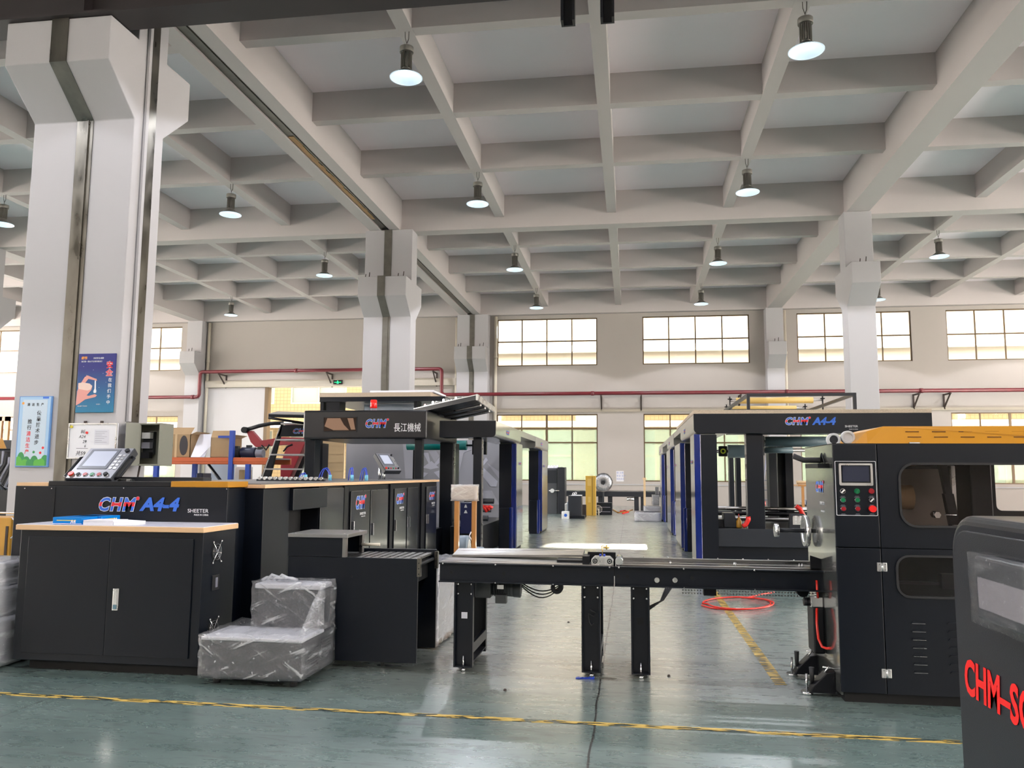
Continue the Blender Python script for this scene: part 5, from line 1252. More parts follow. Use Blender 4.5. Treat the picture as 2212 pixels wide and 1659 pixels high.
# ---- unwinding stands, left and right of the aisle
def stand(side):
    L_=side<0
    xf=-2.15 if L_ else .95; sg=-1 if L_ else 1
    T=thing('unwinding_stand',('row of tall black unwinding stands on the left of the aisle' if L_ else 'tall black unwinding stands right of the aisle, CHM A4-4 on the beam'),'machine',((-2.6,17,0) if L_ else (2.5,17,0)))
    yh=12.85 if L_ else 12.42
    zb,zt=(2.03,2.30) if L_ else (fz(1700,936,yh),fz(1700,893,yh))
    x1=(-3.16 if L_ else fx(2014,915,yh))
    x1=-3.08 if L_ else x1
    rr_=.07; P=[(x1,zt),(xf,zt),(xf,zb+rr_)]+[(xf+sg*rr_*(1-math.cos(R(90*k/6))),zb+rr_*(1-math.sin(R(90*k/6)))) for k in range(1,7)]+[(x1,zb)]
    mb=MB(); mb.prism(P,1,yh,yh+.03); mb.box(xf+sg*.52,x1,yh+.03,yh+.45,zb,zt)
    hb=part('front_beam',mb,black,T,bevel=.003)
    if not L_: mb=MB(); mb.box(xf,x1,yh,yh+4.5,zt+.001,zt+.055); part('board_top',mb,osb,T,'speckled board on the beam')
    mods=[(yh,15.9),(18.4,21.3)] if L_ else [(yh,15.7),(18.2,21.4),(24.4,27.5)]
    sm=mat('satin_side_cover',(.13,.13,.12),.30,bump=.03,bs=150,spec=1,coat=.8)
    mb=MB(); mb.box(xf+.005*sg,xf+.25*sg,yh+.035,mods[-1][1],zt-.12,zt-.003); part('top_rail',mb,sm,T)
    for a,b_ in mods:
        mb=MB(); P=[(xf+.5*sg,zt-.002),(xf,zt-.002),(xf,zb+rr_)]+[(xf+sg*rr_*(1-math.cos(R(90*k/6))),zb+rr_*(1-math.sin(R(90*k/6)))) for k in range(1,7)]+[(xf+.5*sg,zb)]
        mb.prism(P,1,a+(.031 if a==yh else 0),b_); mo=part('side_cover',mb,sm,T,'satin side cover with rounded underside',bevel=.006)
        M_=onXp(xf+.001,a+1.1,zb+.10) if L_ else onXm(xf-.001,b_-1.0,zb+.10)
        fitlogo(mo,M_,.07,.35)
    posts=[(15.3,16.2),(19.85,21.2)] if L_ else [(12.2+.25,13.3),(16.0,17.9),(20.0,22.0),(25.5,27.0)]
    for k,(a,b_) in enumerate(posts):
        mb=MB(); mb.box(xf+.005*sg,xf+.33*sg,a,b_,.04,zb+.01); po=part('stand_post',mb,sm,T,bevel=.03,seg=3)
        mb=MB(); mb.box(xf+.09*sg,xf+.335*sg,a-.006,a+.02,.04,zb-.02); part('post_face',mb,black,po)
        mb=MB(); mb.box(xf+.002*sg,xf+.10*sg,a-.012,a+.05,.05,zb-.01); part('blue_film',mb,bluefilm,po,'blue protective film on the corner',bevel=.01)
        if k==0 and L_: mb=MB(); mb.box(xf-.001,xf+.003,a+.06,b_-.02,.06,.82); part('blue_film',mb,mat('pale_blue_film',(.10,.19,.36),.15,coat=1),po,'pale blue film on the lower side')
        if k or L_:
            mb=MB(); mb.box(xf+.10*sg,xf+.30*sg,a-.2,a-.012,.0,.80); part('foot_box',mb,black,po,bevel=.01)
            mb=MB(); mb.box(xf+.04*sg,xf+.11*sg,a-.21,a-.011,.0,.82); part('blue_film',mb,bluefilm,po,'blue protective film on the foot box',bevel=.02)
        mb=MB(); mb.box(xf+.03*sg,xf+.3*sg,a+.03,b_-.03,0,.04); part('post_base',mb,black2,po)
        fitlogo(po,onXp(xf+.001,a+.3,1.62) if L_ else onXm(xf-.001,b_-.2,1.62),.05,.3)
    return T,hb,zb,zt
TL,hb,zb,zt=stand(-1)
x0,x1=fx(1022,1000,13.0),fx(1040,1000,13.0)
mb=MB(); mb.box(x0,x1,13.0,13.15,0,2.05); part('stand_post',mb,black,TL,bevel=.005)
mb=MB(); mb.box(x1,x1+.02,13.02,13.06,0,2.0); part('post_edge',mb,steel,TL)
# machinery low on the left stand
mb=MB(); mb.box(-3.05,-2.55,13.6,16.6,.05,.55); part('bed',mb,black2,TL,bevel=.01)
for k,(z,m_) in enumerate(((.66,black),(.78,charc),(.94,black))):
    mb=MB(); mb.cyl((-3.05,14.2+.3*k,z),(-2.5,14.2+.3*k,z),.05 if k!=1 else .03,n=16); part('spindle',mb,m_,TL)
mb=MB(); mb.cyl((-2.78,14.1,.74),(-2.70,14.1,.74),.16,n=28); part('brake_disc',mb,rubber,TL)
T=thing('drive_box','dark blue drive box with white markings, seen between the wooden posts','machine',(-3.0,13.3,0))
a=PY(997,1085,13.3); b2=PY(1017,1120,13.3); mb=MB(); mb.box(a.x-.02,b2.x+.12,13.3,13.5,.45,a.z); part('box_body',mb,mat('dark_blue_cover',(.02,.025,.09),.25),T,bevel=.015)
for v,w_ in ((1094,.05),(1106,.06)):
    c=PY(1006,v,13.299); mb=MB(); mb.prism([(c.x-w_/2,c.z-.02),(c.x+w_/2,c.z-.02),(c.x+.008,c.z+.03),(c.x-.008,c.z+.03)],1,13.296,13.3); part('white_marking',mb,white_t,T)
T=thing('red_grips','bright red grips on the left unwinding stand','handgrip',(-2.55,14.0,.9))
for k in range(3):
    a=PY(1040+k*6,1092+k*3,14.0); b2=PY(1052+k*6,1106-k*4,14.0); mb=MB(); mb.tube([a,a.lerp(b2,.5)+Vector((0,0,.03)),b2],.03,n=8); part('handgrip',mb,red,T)

TR,hb,zb,zt=stand(1)
yh=12.419
q=PY(1695,917,yh); q2=PY(1747,917,yh); fitlogo(hb,onY(q.x,yh,q.z),fz(1720,902,yh)-q.z,q2.x-q.x)
q=PY(1756,917,yh); q2=PY(1808,917,yh); fittext('model_lettering','A4-4',fz(1720,902,yh)-q.z,q2.x-q.x,blue_t,hb,onY(q.x,yh,q.z),off=.045,shear=.22,label='blue A4-4 lettering')
q=PY(1825,923,yh); q2=PY(1853,923,yh); fittext('name_lettering','SHEETER',.03,q2.x-q.x,white_t,hb,onY(q.x,yh,q.z)); q=PY(1834,928,yh); fittext('small_lettering','MADE IN CHINA',.012,q2.x-q.x,white_t,hb,onY(q.x,yh,q.z))
x0,x1=fx(1613,1000,12.55),fx(1650,1000,12.55)
mb=MB(); mb.box(x0,x1,12.55,12.75,.6,zb); part('centre_post',mb,black,TR,bevel=.006)
mb=MB(); mb.box(x0-.02,x0,12.56,12.6,.62,zb); part('post_edge',mb,steel,TR)
bz=fz(1650,1143,12.5)
mb=MB(); mb.box(1.26,3.9,12.48,12.6,fz(1650,1182,12.5),bz); part('cross_beam',mb,charc,TR,'grey cross beam',bevel=.006)
mb=MB(); mb.box(1.26,3.9,12.56,15.5,.03,fz(1650,1182,12.5)); part('base_box',mb,black,TR)
mb=MB(); mb.box(1.26,3.9,12.6,15.5,bz-.05,bz); part('deck',mb,black2,TR)
for u0,u1,yy in ((1661,1678,15.0),(1680,1694,15.2),(1696,1713,15.0)):
    mb=MB(); mb.box(fx(u0,1000,yy),fx(u1,1000,yy),yy,yy+.3,.3,zb); part('rear_post',mb,black if u0!=1661 else charc,TR,bevel=.006)
for u0,u1,yy in ((1575,1585,24.5),(1590,1600,20.5)):
    mb=MB(); mb.box(fx(u0,1000,yy),fx(u1,1000,yy),yy,yy+.3,0,zb); part('far_post',mb,black,TR)
for k in range(6):
    yy=15.5+k*1.6; mb=MB(); mb.box(1.45,2.6,yy,yy+.5,.45-.0*k,.52); part('tension_roller_bed',mb,steel if k%2 else charc,TR)
for k,yy in enumerate((13.4,14.2,15.0)):
    mb=MB(); mb.cyl((1.35,yy,bz+.10+.05*k),(3.6,yy,bz+.10+.05*k),.035,n=14); part('spindle',mb,steel if k!=1 else black2,TR)
# blue-grey rolls
for (u0,u1,v0,v1,yy,lab) in ((1652,1802,943,965,13.3,'upper blue-grey bubble-wrapped roll under the right beam'),(1652,1712,966,979,14.2,'lower blue-grey wrapped roll right of the centre post'),(1572,1613,961,989,14.4,'thick blue-grey wrapped roll left of the centre post')):
    c0,c1=PY(u0,(v0+v1)/2,yy),PY(u1,(v0+v1)/2,yy); r=(fz(u0,v0,yy)-fz(u0,v1,yy))/2
    T=thing('wrapped_roll',lab,'roll',(c0.x,yy,c0.z-r),'wrapped rolls on the right stand')
    mb=MB(); mb.cyl((c0.x,yy,c0.z),(c1.x,yy,c0.z),r,n=32); part('roll_body',mb,rollblue,T)
    mb=MB(); mb.cyl((c0.x-.25,yy,c0.z),(c1.x+.2,yy,c0.z),.03,n=12); part('roll_core',mb,steel,T)
    mb=MB(); mb.box(c0.x-.16,c0.x-.02,yy-.10,yy-.02,c0.z-.09,c0.z+.09); bb=part('bearing_block',mb,black2,T,bevel=.01)
    mb=MB(); mb.ring((c0.x-.09,yy-.115,c0.z),(c0.x-.09,yy-.10,c0.z),.045,.025); part('yellow_ring',mb,mat('yellow_green_ring',(.5,.6,.05),.4),bb)
# rolls and frame on top
T=thing('top_rail_frame','dark rectangular tube frame standing on top of the right stand','frame',(2.7,15,2.45))
fzt=fz(1730,849,13.6); xa,xb=fx(1613,851,13.6),fx(1850,851,13.6)
for (x0,x1,y0,y1,z0,z1) in ((xa,xb,13.6,13.65,fzt-.05,fzt),(xa,xa+.05,13.65,16.9,fzt-.05,fzt),(xb-.05,xb,13.65,16.9,fzt-.05,fzt),(xa,xb,16.9,16.95,fzt-.05,fzt),(xa,xa+.05,13.6,13.65,zt+.05,fzt-.05),(xb-.05,xb,13.6,13.65,zt+.05,fzt-.05)):
    mb=MB(); mb.box(x0,x1,y0,y1,z0,z1); part('frame_tube',mb,charc,T,bevel=.004)
for (u0,u1,v0,v1,yy,lab) in ((1590,1756,859,872,16.3,'upper yellow-wrapped roll inside the top frame'),(1582,1720,877,887,17.6,'lower yellow-wrapped roll behind the top frame')):
    c0,c1=PY(u0,(v0+v1)/2,yy),PY(u1,(v0+v1)/2,yy); r=(fz(u0,v0,yy)-fz(u0,v1,yy))/2
    T=thing('yellow_roll',lab,'roll',(c0.x,yy,c0.z-r),'yellow wrapped rolls on top of the right stand')
    mb=MB(); mb.cyl((c0.x,yy,c0.z),(c1.x,yy,c0.z),r,n=28); part('roll_body',mb,rollyel,T)
    mb=MB(); mb.cyl((c0.x-.12,yy,c0.z),(c1.x+.2,yy,c0.z),.018,n=10); part('roll_core',mb,steel,T)
    for xx in (c0.x-.12,c1.x+.18):
        mb=MB(); mb.box(xx-.01,xx+.01,yy-.02,yy+.02,zt,c0.z+.08); mb.box(xx-.04,xx+.04,yy-.02,yy+.02,c0.z+.02,c0.z+.04); part('roll_prong',mb,black2,T)
# things on the deck of the right stand
def onpix(u0,v0,u1,v1,y,d): return fx(u0,(v0+v1)/2,y),fx(u1,(v0+v1)/2,y),y,y+d,fz((u0+u1)/2,v1,y),fz((u0+u1)/2,v0,y)
x0,x1,y0,y1,z0,z1=onpix(1564,1108,1592,1141,12.75,.3)
T=thing('motor_cover','grey angular motor cover on the right stand deck','cover',(x0,12.8,bz)); mb=MB(); mb.prism([(x0,bz),(x1,bz),(x1-.03,z1),(x0,z1)],1,y0,y1); part('cover_shell',mb,charc,T,bevel=.01)
mb=MB(); mb.box(x0-.08,x0,y0+.05,y1,bz,z1-.1); part('side_motor',mb,black2,T)
x0,x1,y0,y1,z0,z1=onpix(1592,1118,1603,1141,12.7,.1)
T=thing('oil_bottle','small amber oil bottle on the right stand deck','bottle',((x0+x1)/2,12.75,bz)); xm=(x0+x1)/2; mb=MB(); mb.lathe([(0,bz),(.04,bz),(.045,bz+.02),(.04,bz+.1),(.018,bz+.13),(.018,z1),(0,z1)],(xm,12.76,0),n=16); part('bottle_body',mb,mat('amber_plastic',(.5,.25,.03),.25),T)
mb=MB(); mb.cyl((xm,12.76,z1),(xm,12.76,z1+.05),.006,n=8); part('nozzle',mb,red,T)
def handgrip(u0,v0,u1,v1,y,lab):  # red hand grips on the stand, drawn as short bent tubes
    a,b2=PY(u0,v0,y),PY(u1,v1,y); T=thing('red_grip',lab,'handgrip',(min(a.x,b2.x),y,min(a.z,b2.z)),'red handgrips on the right stand')
    mb=MB(); mb.tube([a,a.lerp(b2,.3)+Vector((.03,0,.0)),a.lerp(b2,.7)+Vector((.02,0,-.02)),b2],.035,n=8); part('grip',mb,red,T,bevel=0)
handgrip(1616,1116,1604,1137,12.5,'curved red strap left of the centre post')
handgrip(1719,1093,1736,1115,12.9,'curved red strap at the right end of the deck')
handgrip(1645,1084,1648,1090,13.6,'short red strap right of the centre post')
x0,x1,y0,y1,z0,z1=onpix(1708,1110,1740,1140,12.7,.12)
T=thing('keypad_box','dark keypad box with six round keys on the right stand deck','control box',(x0,12.7,bz)); mb=MB(); mb.prism([(x0-.02,bz),(x1+.03,bz),(x1-.01,z1),(x0,z1)],1,12.7,12.82); kb=part('box_body',mb,charc,T,bevel=.01)
mb=MB(); mb.box(x0+.03,x1-.02,12.694,12.7,bz+.06,z1-.03); kp=part('key_plate',mb,alu,kb)
for i in range(2):
    for j in range(3): mb=MB(); mb.cyl((x0+.075+.07*i,12.694,bz+.09+.045*j),(x0+.075+.07*i,12.688,bz+.09+.045*j),.014,n=12); part('key',mb,whitep,kp)

# ================================================================ background along the far wall
T=thing('ladder','thin grey ladder leaning behind the right stand','ladder',(2.9,20,0))
a0,a1=PY(1643,1090,22),PY(1656,985,22)
for dx in (0,.35): mb=MB(); mb.tube([a0+Vector((dx,0,0)),a1+Vector((dx,0,0))],.025,n=6); part('rail',mb,greypan,T)
for k in range(5): q=a0.lerp(a1,.1+k*.2); mb=MB(); mb.tube([q,q+Vector((.35,0,0))],.015,n=6); part('rung',mb,greypan,T)
y=32.6
T=thing('rear_conveyor','long dark conveyor table standing along the far wall','conveyor',(-.6,y,0))
x0,x1=fx(1185,1064,y),fx(1446,1068,y); zt2=fz(1330,1062,y)
mb=MB(); mb.box(x0,x1,y,y+.9,zt2-.2,zt2); part('table_frame',mb,charc,T,bevel=.01)
mb=MB(); mb.box(x0+.2,x1-.3,y+.05,y+.85,zt2,zt2+.04); part('table_bed',mb,steel,T)
for u in (1297,1318,1375,1389):
    xx=fx(u,1090,y); mb=MB(); mb.box(xx-.09,xx+.09,y+.05,y+.15,0,zt2-.2); part('leg',mb,charc,T)
mb=MB(); c=PY(1362,1078,y); mb.cyl((c.x-.14,y+.1,c.z),(c.x+.14,y+.1,c.z),.07,n=16); part('motor',mb,alu,T)
T=thing('drum_fan','big silver drum fan wrapped in film in front of the far wall','fan',(fx(1303,1041,31.8),31.8,0))
c=PY(1303,1042,31.8); mb=MB(); mb.ring((c.x,31.78,c.z),(c.x,31.92,c.z),.37,.355,n=36); part('fan_cage',mb,steel,T)
mb=MB(); mb.lathe([(.06,.0),(.2,-.05),(.36,.0),(.36,.1),(.2,.14),(0,.15)],n=28); mb.xf(Matrix.Translation(c)@Matrix.Rotation(R(-90),4,'X')@Matrix.Rotation(0,4,'Z')); part('film_cover',mb,mat('crumpled_silver_film',(.62,.63,.66),.25,.7,bump=1,bs=14,var=.35,vs=12),T,'crumpled silvery film')
for k in range(18):
    t=2*math.pi*k/18; mb=MB(); mb.cyl((c.x,31.74,c.z),(c.x+.36*math.cos(t),31.77,c.z+.36*math.sin(t)),.004,n=5); part('cage_wire',mb,charc,T)
mb=MB(); mb.cyl((c.x,31.72,c.z),(c.x,31.9,c.z),.06,n=16); part('hub',mb,rubber,T)
mb=MB(); mb.cyl((c.x,31.95,.03),(c.x,31.95,c.z),.03,n=10); mb.cyl((c.x,31.95,0),(c.x,31.95,.04),.25,n=24); part('fan_stand',mb,charc,T)
def boxthing(name,px,y,d,m_,label,cat,bev=.01,extra=None,z0=0):
    x0,x1=fx(px[0],(px[1]+px[3])/2,y),fx(px[2],(px[1]+px[3])/2,y); z1=fz((px[0]+px[2])/2,px[1],y); zz=z0 if z0 is not None else fz((px[0]+px[2])/2,px[3],y)
    T=thing(name,label,cat,((x0+x1)/2,y,zz)); mb=MB(); mb.box(x0,x1,y,y+d,zz,z1); b=part('body',mb,m_,T,bevel=bev); return T,b,x0,x1,zz,z1
y=28.6
T,b,x0,x1,z0,z1=boxthing('ochre_cabinet',(1265,1028,1286.5,1112),y,.5,yellowoch,'tall narrow ochre yellow cabinet in the aisle background','cabinet')
mb=MB(); mb.box(x0+.66*(x1-x0),x0+.67*(x1-x0)+.01,y-.004,y,.02,z1-.03); part('door_seam',mb,rust,b)
mb=MB(); mb.box(x0+.2*(x1-x0),x0+.55*(x1-x0),y-.006,y,z1-.35,z1-.1); part('door_sheet',mb,mat('pale_ochre',(.66,.44,.12),.6),b)
mb=MB(); mb.box(x0+.25*(x1-x0),x0+.5*(x1-x0),y-.006,y,z1*.33,z1*.33+.2); part('door_sheet',mb,MATS['pale_ochre'],b)
T,b,x0,x1,z0,z1=boxthing('electrical_cabinet',(1204.4,1009,1220,1107),29.5,.8,charc,'tall dark grey cabinet at the left of the aisle background','cabinet')
T,b,x0,x1,z0,z1=boxthing('electrical_cabinet',(1176,1011,1203.4,1108),29.6,.9,mat('mid_grey_steel',(.07,.075,.085),.4),'tall grey cabinet with round white wheel, beside the stand post','cabinet')
mb=MB(); mb.box(x0+.25*(x1-x0),x1-.02,29.594,29.6,z1-.55,z1-.08); part('door',mb,charc,b)
c=PY(1193,1060,29.5); mb=MB(); mb.cyl((c.x,29.45,c.z),(c.x,29.6,c.z),.075,n=20); part('hand_wheel',mb,whitep,b)
mb=MB(); mb.cyl((c.x-.12,29.5,c.z),(c.x+.25,29.5,c.z),.015,n=8); part('wheel_shaft',mb,alu,b)
mb=MB(); 
for k in range(4): mb.quadbox([(x0+.1+.1*k,29.7,z1),(x0+.22+.1*k,29.65,z1),(x0+.2+.1*k,29.9,z1),(x0+.08+.1*k,29.9,z1),(x0+.13+.1*k,29.72,z1+.1),(x0+.16+.1*k,29.7,z1+.05+.05*(k%2)),(x0+.18+.1*k,29.8,z1+.1),(x0+.1+.1*k,29.82,z1+.08)])
single('crumpled_film',mb,paper,'crumpled white film on top of the grey cabinet','film')
y=26.6
T,b,x0,x1,z0,z1=boxthing('small_desk_cabinet',(1227,1071,1256,1118),y,.6,charc,'low dark grey cabinet with papers on top in the aisle background','cabinet')
mb=MB(); mb.box(x0-.1,x1+.1,y-.05,y+.6,0,.09); part('plinth',mb,black,T)
xm=(x0+x1)/2; mb=MB(); mb.box(x0+.1,x1,y+.05,y+.5,z1,z1+.02); single('paper_sheet',mb,paper,'white papers on the low grey cabinet','paper')
for k in range(2): mb=MB(); mb.ring((xm-.05+.07*k,y+.12,z1+.06+.02*k),(xm-.05+.07*k,y+.2,z1+.06+.02*k),.04,.022,n=20); single('tape_roll',mb,whitep,'white tape roll on the papers, %s of two'%('left' if not k else 'right'),'tape','tape rolls')
T,b,x0,x1,z0,z1=boxthing('carton',(1213,1105,1229,1118),26.3,.3,whitep,'small white carton with a blue oval mark on the floor','box')
mb=MB(); mb.cyl(((x0*.45+x1*.55),26.296,z1*.5),((x0*.45+x1*.55),26.3,z1*.5),.05,n=24); part('blue_mark',mb,blue_t,b,'blue oval mark')
T,b,x0,x1,z0,z1=boxthing('tool_chest',(1289,1086,1322,1111),29.3,.4,black,'low black tool chest under the rear conveyor','box')
for k in range(2): mb=MB(); mb.box(x0+.06,x1-.06,29.29,29.3,.1+.16*k,.12+.16*k); part('drawer_slot',mb,greypan,b)
T=thing('desk_fan','small white fan lying beside the tool chest','fan',(fx(1292,1100,29.0),29.0,0)); c=PY(1292,1100,29.0); mb=MB(); mb.ring((c.x,29.0,c.z),(c.x,29.05,c.z),.14,.13,n=24); part('cage',mb,whitep,T)
for k in range(6): t=math.pi*k/6; mb=MB(); mb.cyl((c.x-.13*math.cos(t),29.02,c.z-.13*math.sin(t)),(c.x+.13*math.cos(t),29.02,c.z+.13*math.sin(t)),.004,n=5); part('wire',mb,whitep,T)
mb=MB(); mb.cyl((c.x+.02,29.05,0),(c.x+.02,29.05,c.z),.02,n=8); part('stand',mb,whitep,T)
T=thing('small_parts_rack','small grey rack of loose machine parts beside the low cabinet','rack',(fx(1222,1090,27.6),27.6,0))
for k,(u0,v0,u1,v1) in enumerate(((1220,1088,1226,1102),(1225,1084,1236,1108),(1256,1090,1266,1108))):
    mb=MB(); mb.box(fx(u0,1100,27.6),fx(u1,1100,27.6),27.6,27.75,0 if k else .2,fz(u0,v0,27.6)); part('machine_part',mb,[alu,greymotor,rust][k],T,bevel=.01)
# red and orange hoses on far floor
for k,(pts,lab) in enumerate((([(1322,1100),(1335,1107),(1350,1106),(1366,1101)],'orange hose end on the floor under the rear conveyor'),([(1340,1104),(1352,1103),(1358,1106),(1345,1109)],'red hose loop on the floor under the rear conveyor'))):
    mb=MB(); P=[PZ(u,v,.02) for u,v in pts]; mb.tube(P,.025,n=6); single('hose',mb,redhose if k else orange,lab,'hose','hoses by the far wall')
# wrapped boxes, stacked steps
for k,(px,yy,d,zz0,lab) in enumerate((((1371,1108,1442,1127),25.5,1.4,0,'wide low film-wrapped crate on the floor by the right posts'),((1391,1095,1444,1108),26.0,1.0,None,'film-wrapped box on the wide crate'),((1410,1070,1444,1092),27.0,.9,None,'upper film-wrapped grey box by the far wall'),((1417,1052,1446,1070),27.4,.6,None,'topmost dark box of the wrapped stack'))):
    if zz0 is None: zz0=prev_z
    x0,x1=fx(px[0],1100,yy),min(.92,fx(px[2],1100,yy)); z1=fz(1410,px[1],yy)
    T=thing('wrapped_crate',lab,'crate',((x0+x1)/2,yy,zz0),'film wrapped crates'); mb=MB(); mb.box(x0,x1,yy,yy+d,zz0,z1); part('crate_body',mb,greypan if k<2 else charc,T,bevel=.015)
    mb=MB(); mb.box(x0-.01,x1+.01,yy-.012,yy+d,zz0+.004,z1+.006); wavy(mb,5,.005); part('film_wrap',mb,filmt if k!=3 else filmm,T)
    prev_z=z1+.012
c0,c1=PZ(1393,1110,0),PY(1391.5,1033,30.2)
T=thing('wooden_pole','thin pale wooden pole standing before the wrapped crates','pole',tuple(c0)); mb=MB(); y=c0.y; mb.box(c0.x-.04,c0.x+.04,y,y+.06,0,fz(1392,1033,y)); part('pole',mb,cardlt,T); mb=MB(); mb.box(c0.x-.07,c0.x+.07,y-.02,y+.08,fz(1392,1036,y),fz(1392,1032,y)); part('pole_cap',mb,cardlt,T)
# notice on the far wall pier, small blue writing
T=thing('wall_notice','small blue written notice on the white pier of the far wall','notice',(fx(1337,1028,YF-.01),YF-.01,fz(1337,1034,YF)))
c=PY(1333,1022,YF-.012)
mb=MB(); mb.box(c.x-.04,c.x+.30,YF-.008,YF-.003,c.z-.38,c.z+.1); part('paper',mb,mat('notice_white',(.70,.69,.72),.7),T)
for k,(s_,sz) in enumerate((('请 注意',.10),('安全 生产',.10),('保持清洁',.09))): text('blue_writing',s_,sz,mat('faded_blue_ink',(.20,.25,.5),.6),T,onY(c.x-.03,YF-.009,c.z-.02-.14*k))
# table right of the stand
y=24.0
T=thing('wooden_work_table','orange-brown wooden table with tools and rags, behind the cutting unit','table',(fx(1745,1060,y),y,0))
x0,x1=fx(1732,1060,y),fx(1778,1060,y); zt3=fz(1745,1047,y)
mb=MB(); mb.box(x0-.1,x1,y,y+.7,zt3-.05,zt3); part('table_top',mb,brownwrap,T); mb=MB(); mb.box(x0-.15,x1,y+.05,y+.6,zt3-.62,zt3-.58); part('shelf',mb,rust,T)
for xx in (x0,x1-.08): mb=MB(); mb.box(xx,xx+.07,y+.02,y+.09,0,zt3-.05); part('leg',mb,brownwrap,T)
mb=MB(); mb.cyl((x0-.1,y+.2,zt3+.06),(x1-.1,y+.2,zt3+.06),.05,n=16); single('paper_roll',mb,cardlt,'short pale roll lying on the wooden table','roll')
for k in range(5): mb=MB(); mb.sphere((x0+.1+.13*k,y+.3,zt3-.50),.09,(1,.8,.8),10); wavy(mb,1,.02); o=single('plastic_bag',mb,[paper,bluepk,paper,whitep,cardlt][k],'crumpled bag on the table shelf, number %d from the left'%(k+1),'bag','crumpled bags')

# ================================================================ left background
y=15.0
T=thing('pallet_rack','blue and orange steel rack behind the left machine','rack',(-8.1,y,0))
zr1,zr0=1.73,1.60
mb=MB(); mb.box(-9.6,fx(586,990,y),y,y+.06,zr0,zr1); mb.box(-9.6,fx(586,990,y),y-.008,y,zr0+.05,zr0+.08); part('front_beam',mb,orangerack,T,'orange front beam',bevel=.006)
mb=MB(); mb.box(-9.6,fx(586,990,y),y+.9,y+.96,zr0,zr1); part('rear_beam',mb,orangerack,T)
mb=MB(); mb.box(-9.6,fx(586,990,y),y+.06,y+.9,zr1-.03,zr1-.004); part('shelf_board',mb,greypan,T)
for u,top in ((338,914),(421,948),(499,930),(536,990)):
    yy=y+.01 if u not in (421,) else y+.9
    x=fx(u,1000,yy); ztp=fz(u,top,yy) if top<980 else zr0
    mb=MB(); mb.box(x-.045,x+.045,yy-.03,yy+.05,0,ztp); part('upright',mb,bluesteel,T,'blue upright',bevel=.004)
mb=MB(); a=PY(450,1003,y+.3); b2=PY(472,1032,y+.3); mb.tube([a,b2,b2+(b2-a)*2],.03,n=6); part('brace',mb,charc,T)
mb=MB(); mb.box(fx(470,944,y),fx(497,944,y),y+.02,y+.05,fz(480,946,y),fz(480,941,y)); part('cross_tube',mb,bluesteel,T)
def carton(px,yy,d,lab,hole=True):
    x0,x1=fx(px[0],(px[1]+px[3])/2,yy),fx(px[2],(px[1]+px[3])/2,yy); z1=fz((px[0]+px[2])/2,px[1],yy); z0=zr1
    T=thing('cardboard_box',lab,'box',((x0+x1)/2,yy,z0),'cardboard boxes on the rack'); t=.01
    mb=MB(); mb.box(x0,x0+t,yy,yy+d,z0,z1); mb.box(x1-t,x1,yy,yy+d,z0,z1); mb.box(x0,x1,yy+d-t,yy+d,z0,z1); mb.box(x0,x1,yy,yy+d,z0,z0+t); mb.box(x0,x1,yy,yy+t,z0,z1); part('carton_body',mb,card,T)
    mb=MB(); w=x1-x0; mb.quadbox([(x0,yy,z1),(x1,yy,z1),(x1,yy+.006,z1),(x0,yy+.006,z1),(x0-.02,yy+.1,z1+.14),(x1+.02,yy+.1,z1+.14),(x1+.02,yy+.106,z1+.14),(x0-.02,yy+.106,z1+.14)]); part('flap',mb,card,T)
    mb=MB(); mb.quadbox([(x1,yy,z1),(x1+.005,yy,z1),(x1+.005,yy+d,z1),(x1,yy+d,z1),(x1+.12,yy,z1+.05),(x1+.125,yy,z1+.05),(x1+.125,yy+d,z1+.05),(x1+.12,yy+d,z1+.05)]); part('flap',mb,cardlt,T)
    if hole:
        for f in (.22,.76):
            mb=MB(); n=18; mb.prism([(x0+w*f+w*.15*math.cos(2*math.pi*k/n),z0+.24+.2*math.sin(2*math.pi*k/n)) for k in range(n)],1,yy-.004,yy); part('cut_out',mb,mat('dark_cut_out',(.05,.045,.05),.7),T,'dark oval cut-out')
        mb=MB(); mb.box(x0+w*.44,x0+w*.52,yy-.006,yy,z0,z1); part('folded_edge',mb,cardlt,T)
carton((352,938,411,985),15.1,.55,'open cardboard box with two dark oval cut-outs on the rack')
carton((455,945,496,985),15.1,.5,'open dented cardboard box behind the white board on the rack',False)
T=thing('white_board_panel','white boards leaning on the rack between the cardboard boxes','board',(fx(435,960,14.98),14.98,zr1))
for k in range(3):
    P=[PY(412+k*3,983-k*.2,14.99),PY(432+k*4,985,14.99),PY(470-k*9+9,939,15.35),PY(432+k*5,938,15.35)]; P[0].z=P[1].z=zr1+.003
    off=Vector((0,.012*k+.0,0)); th=Vector((0,.006,.004)); mb=MB(); mb.quadbox([p+off for p in P]+[p+off+th for p in P]); part('board',mb,paper,T)
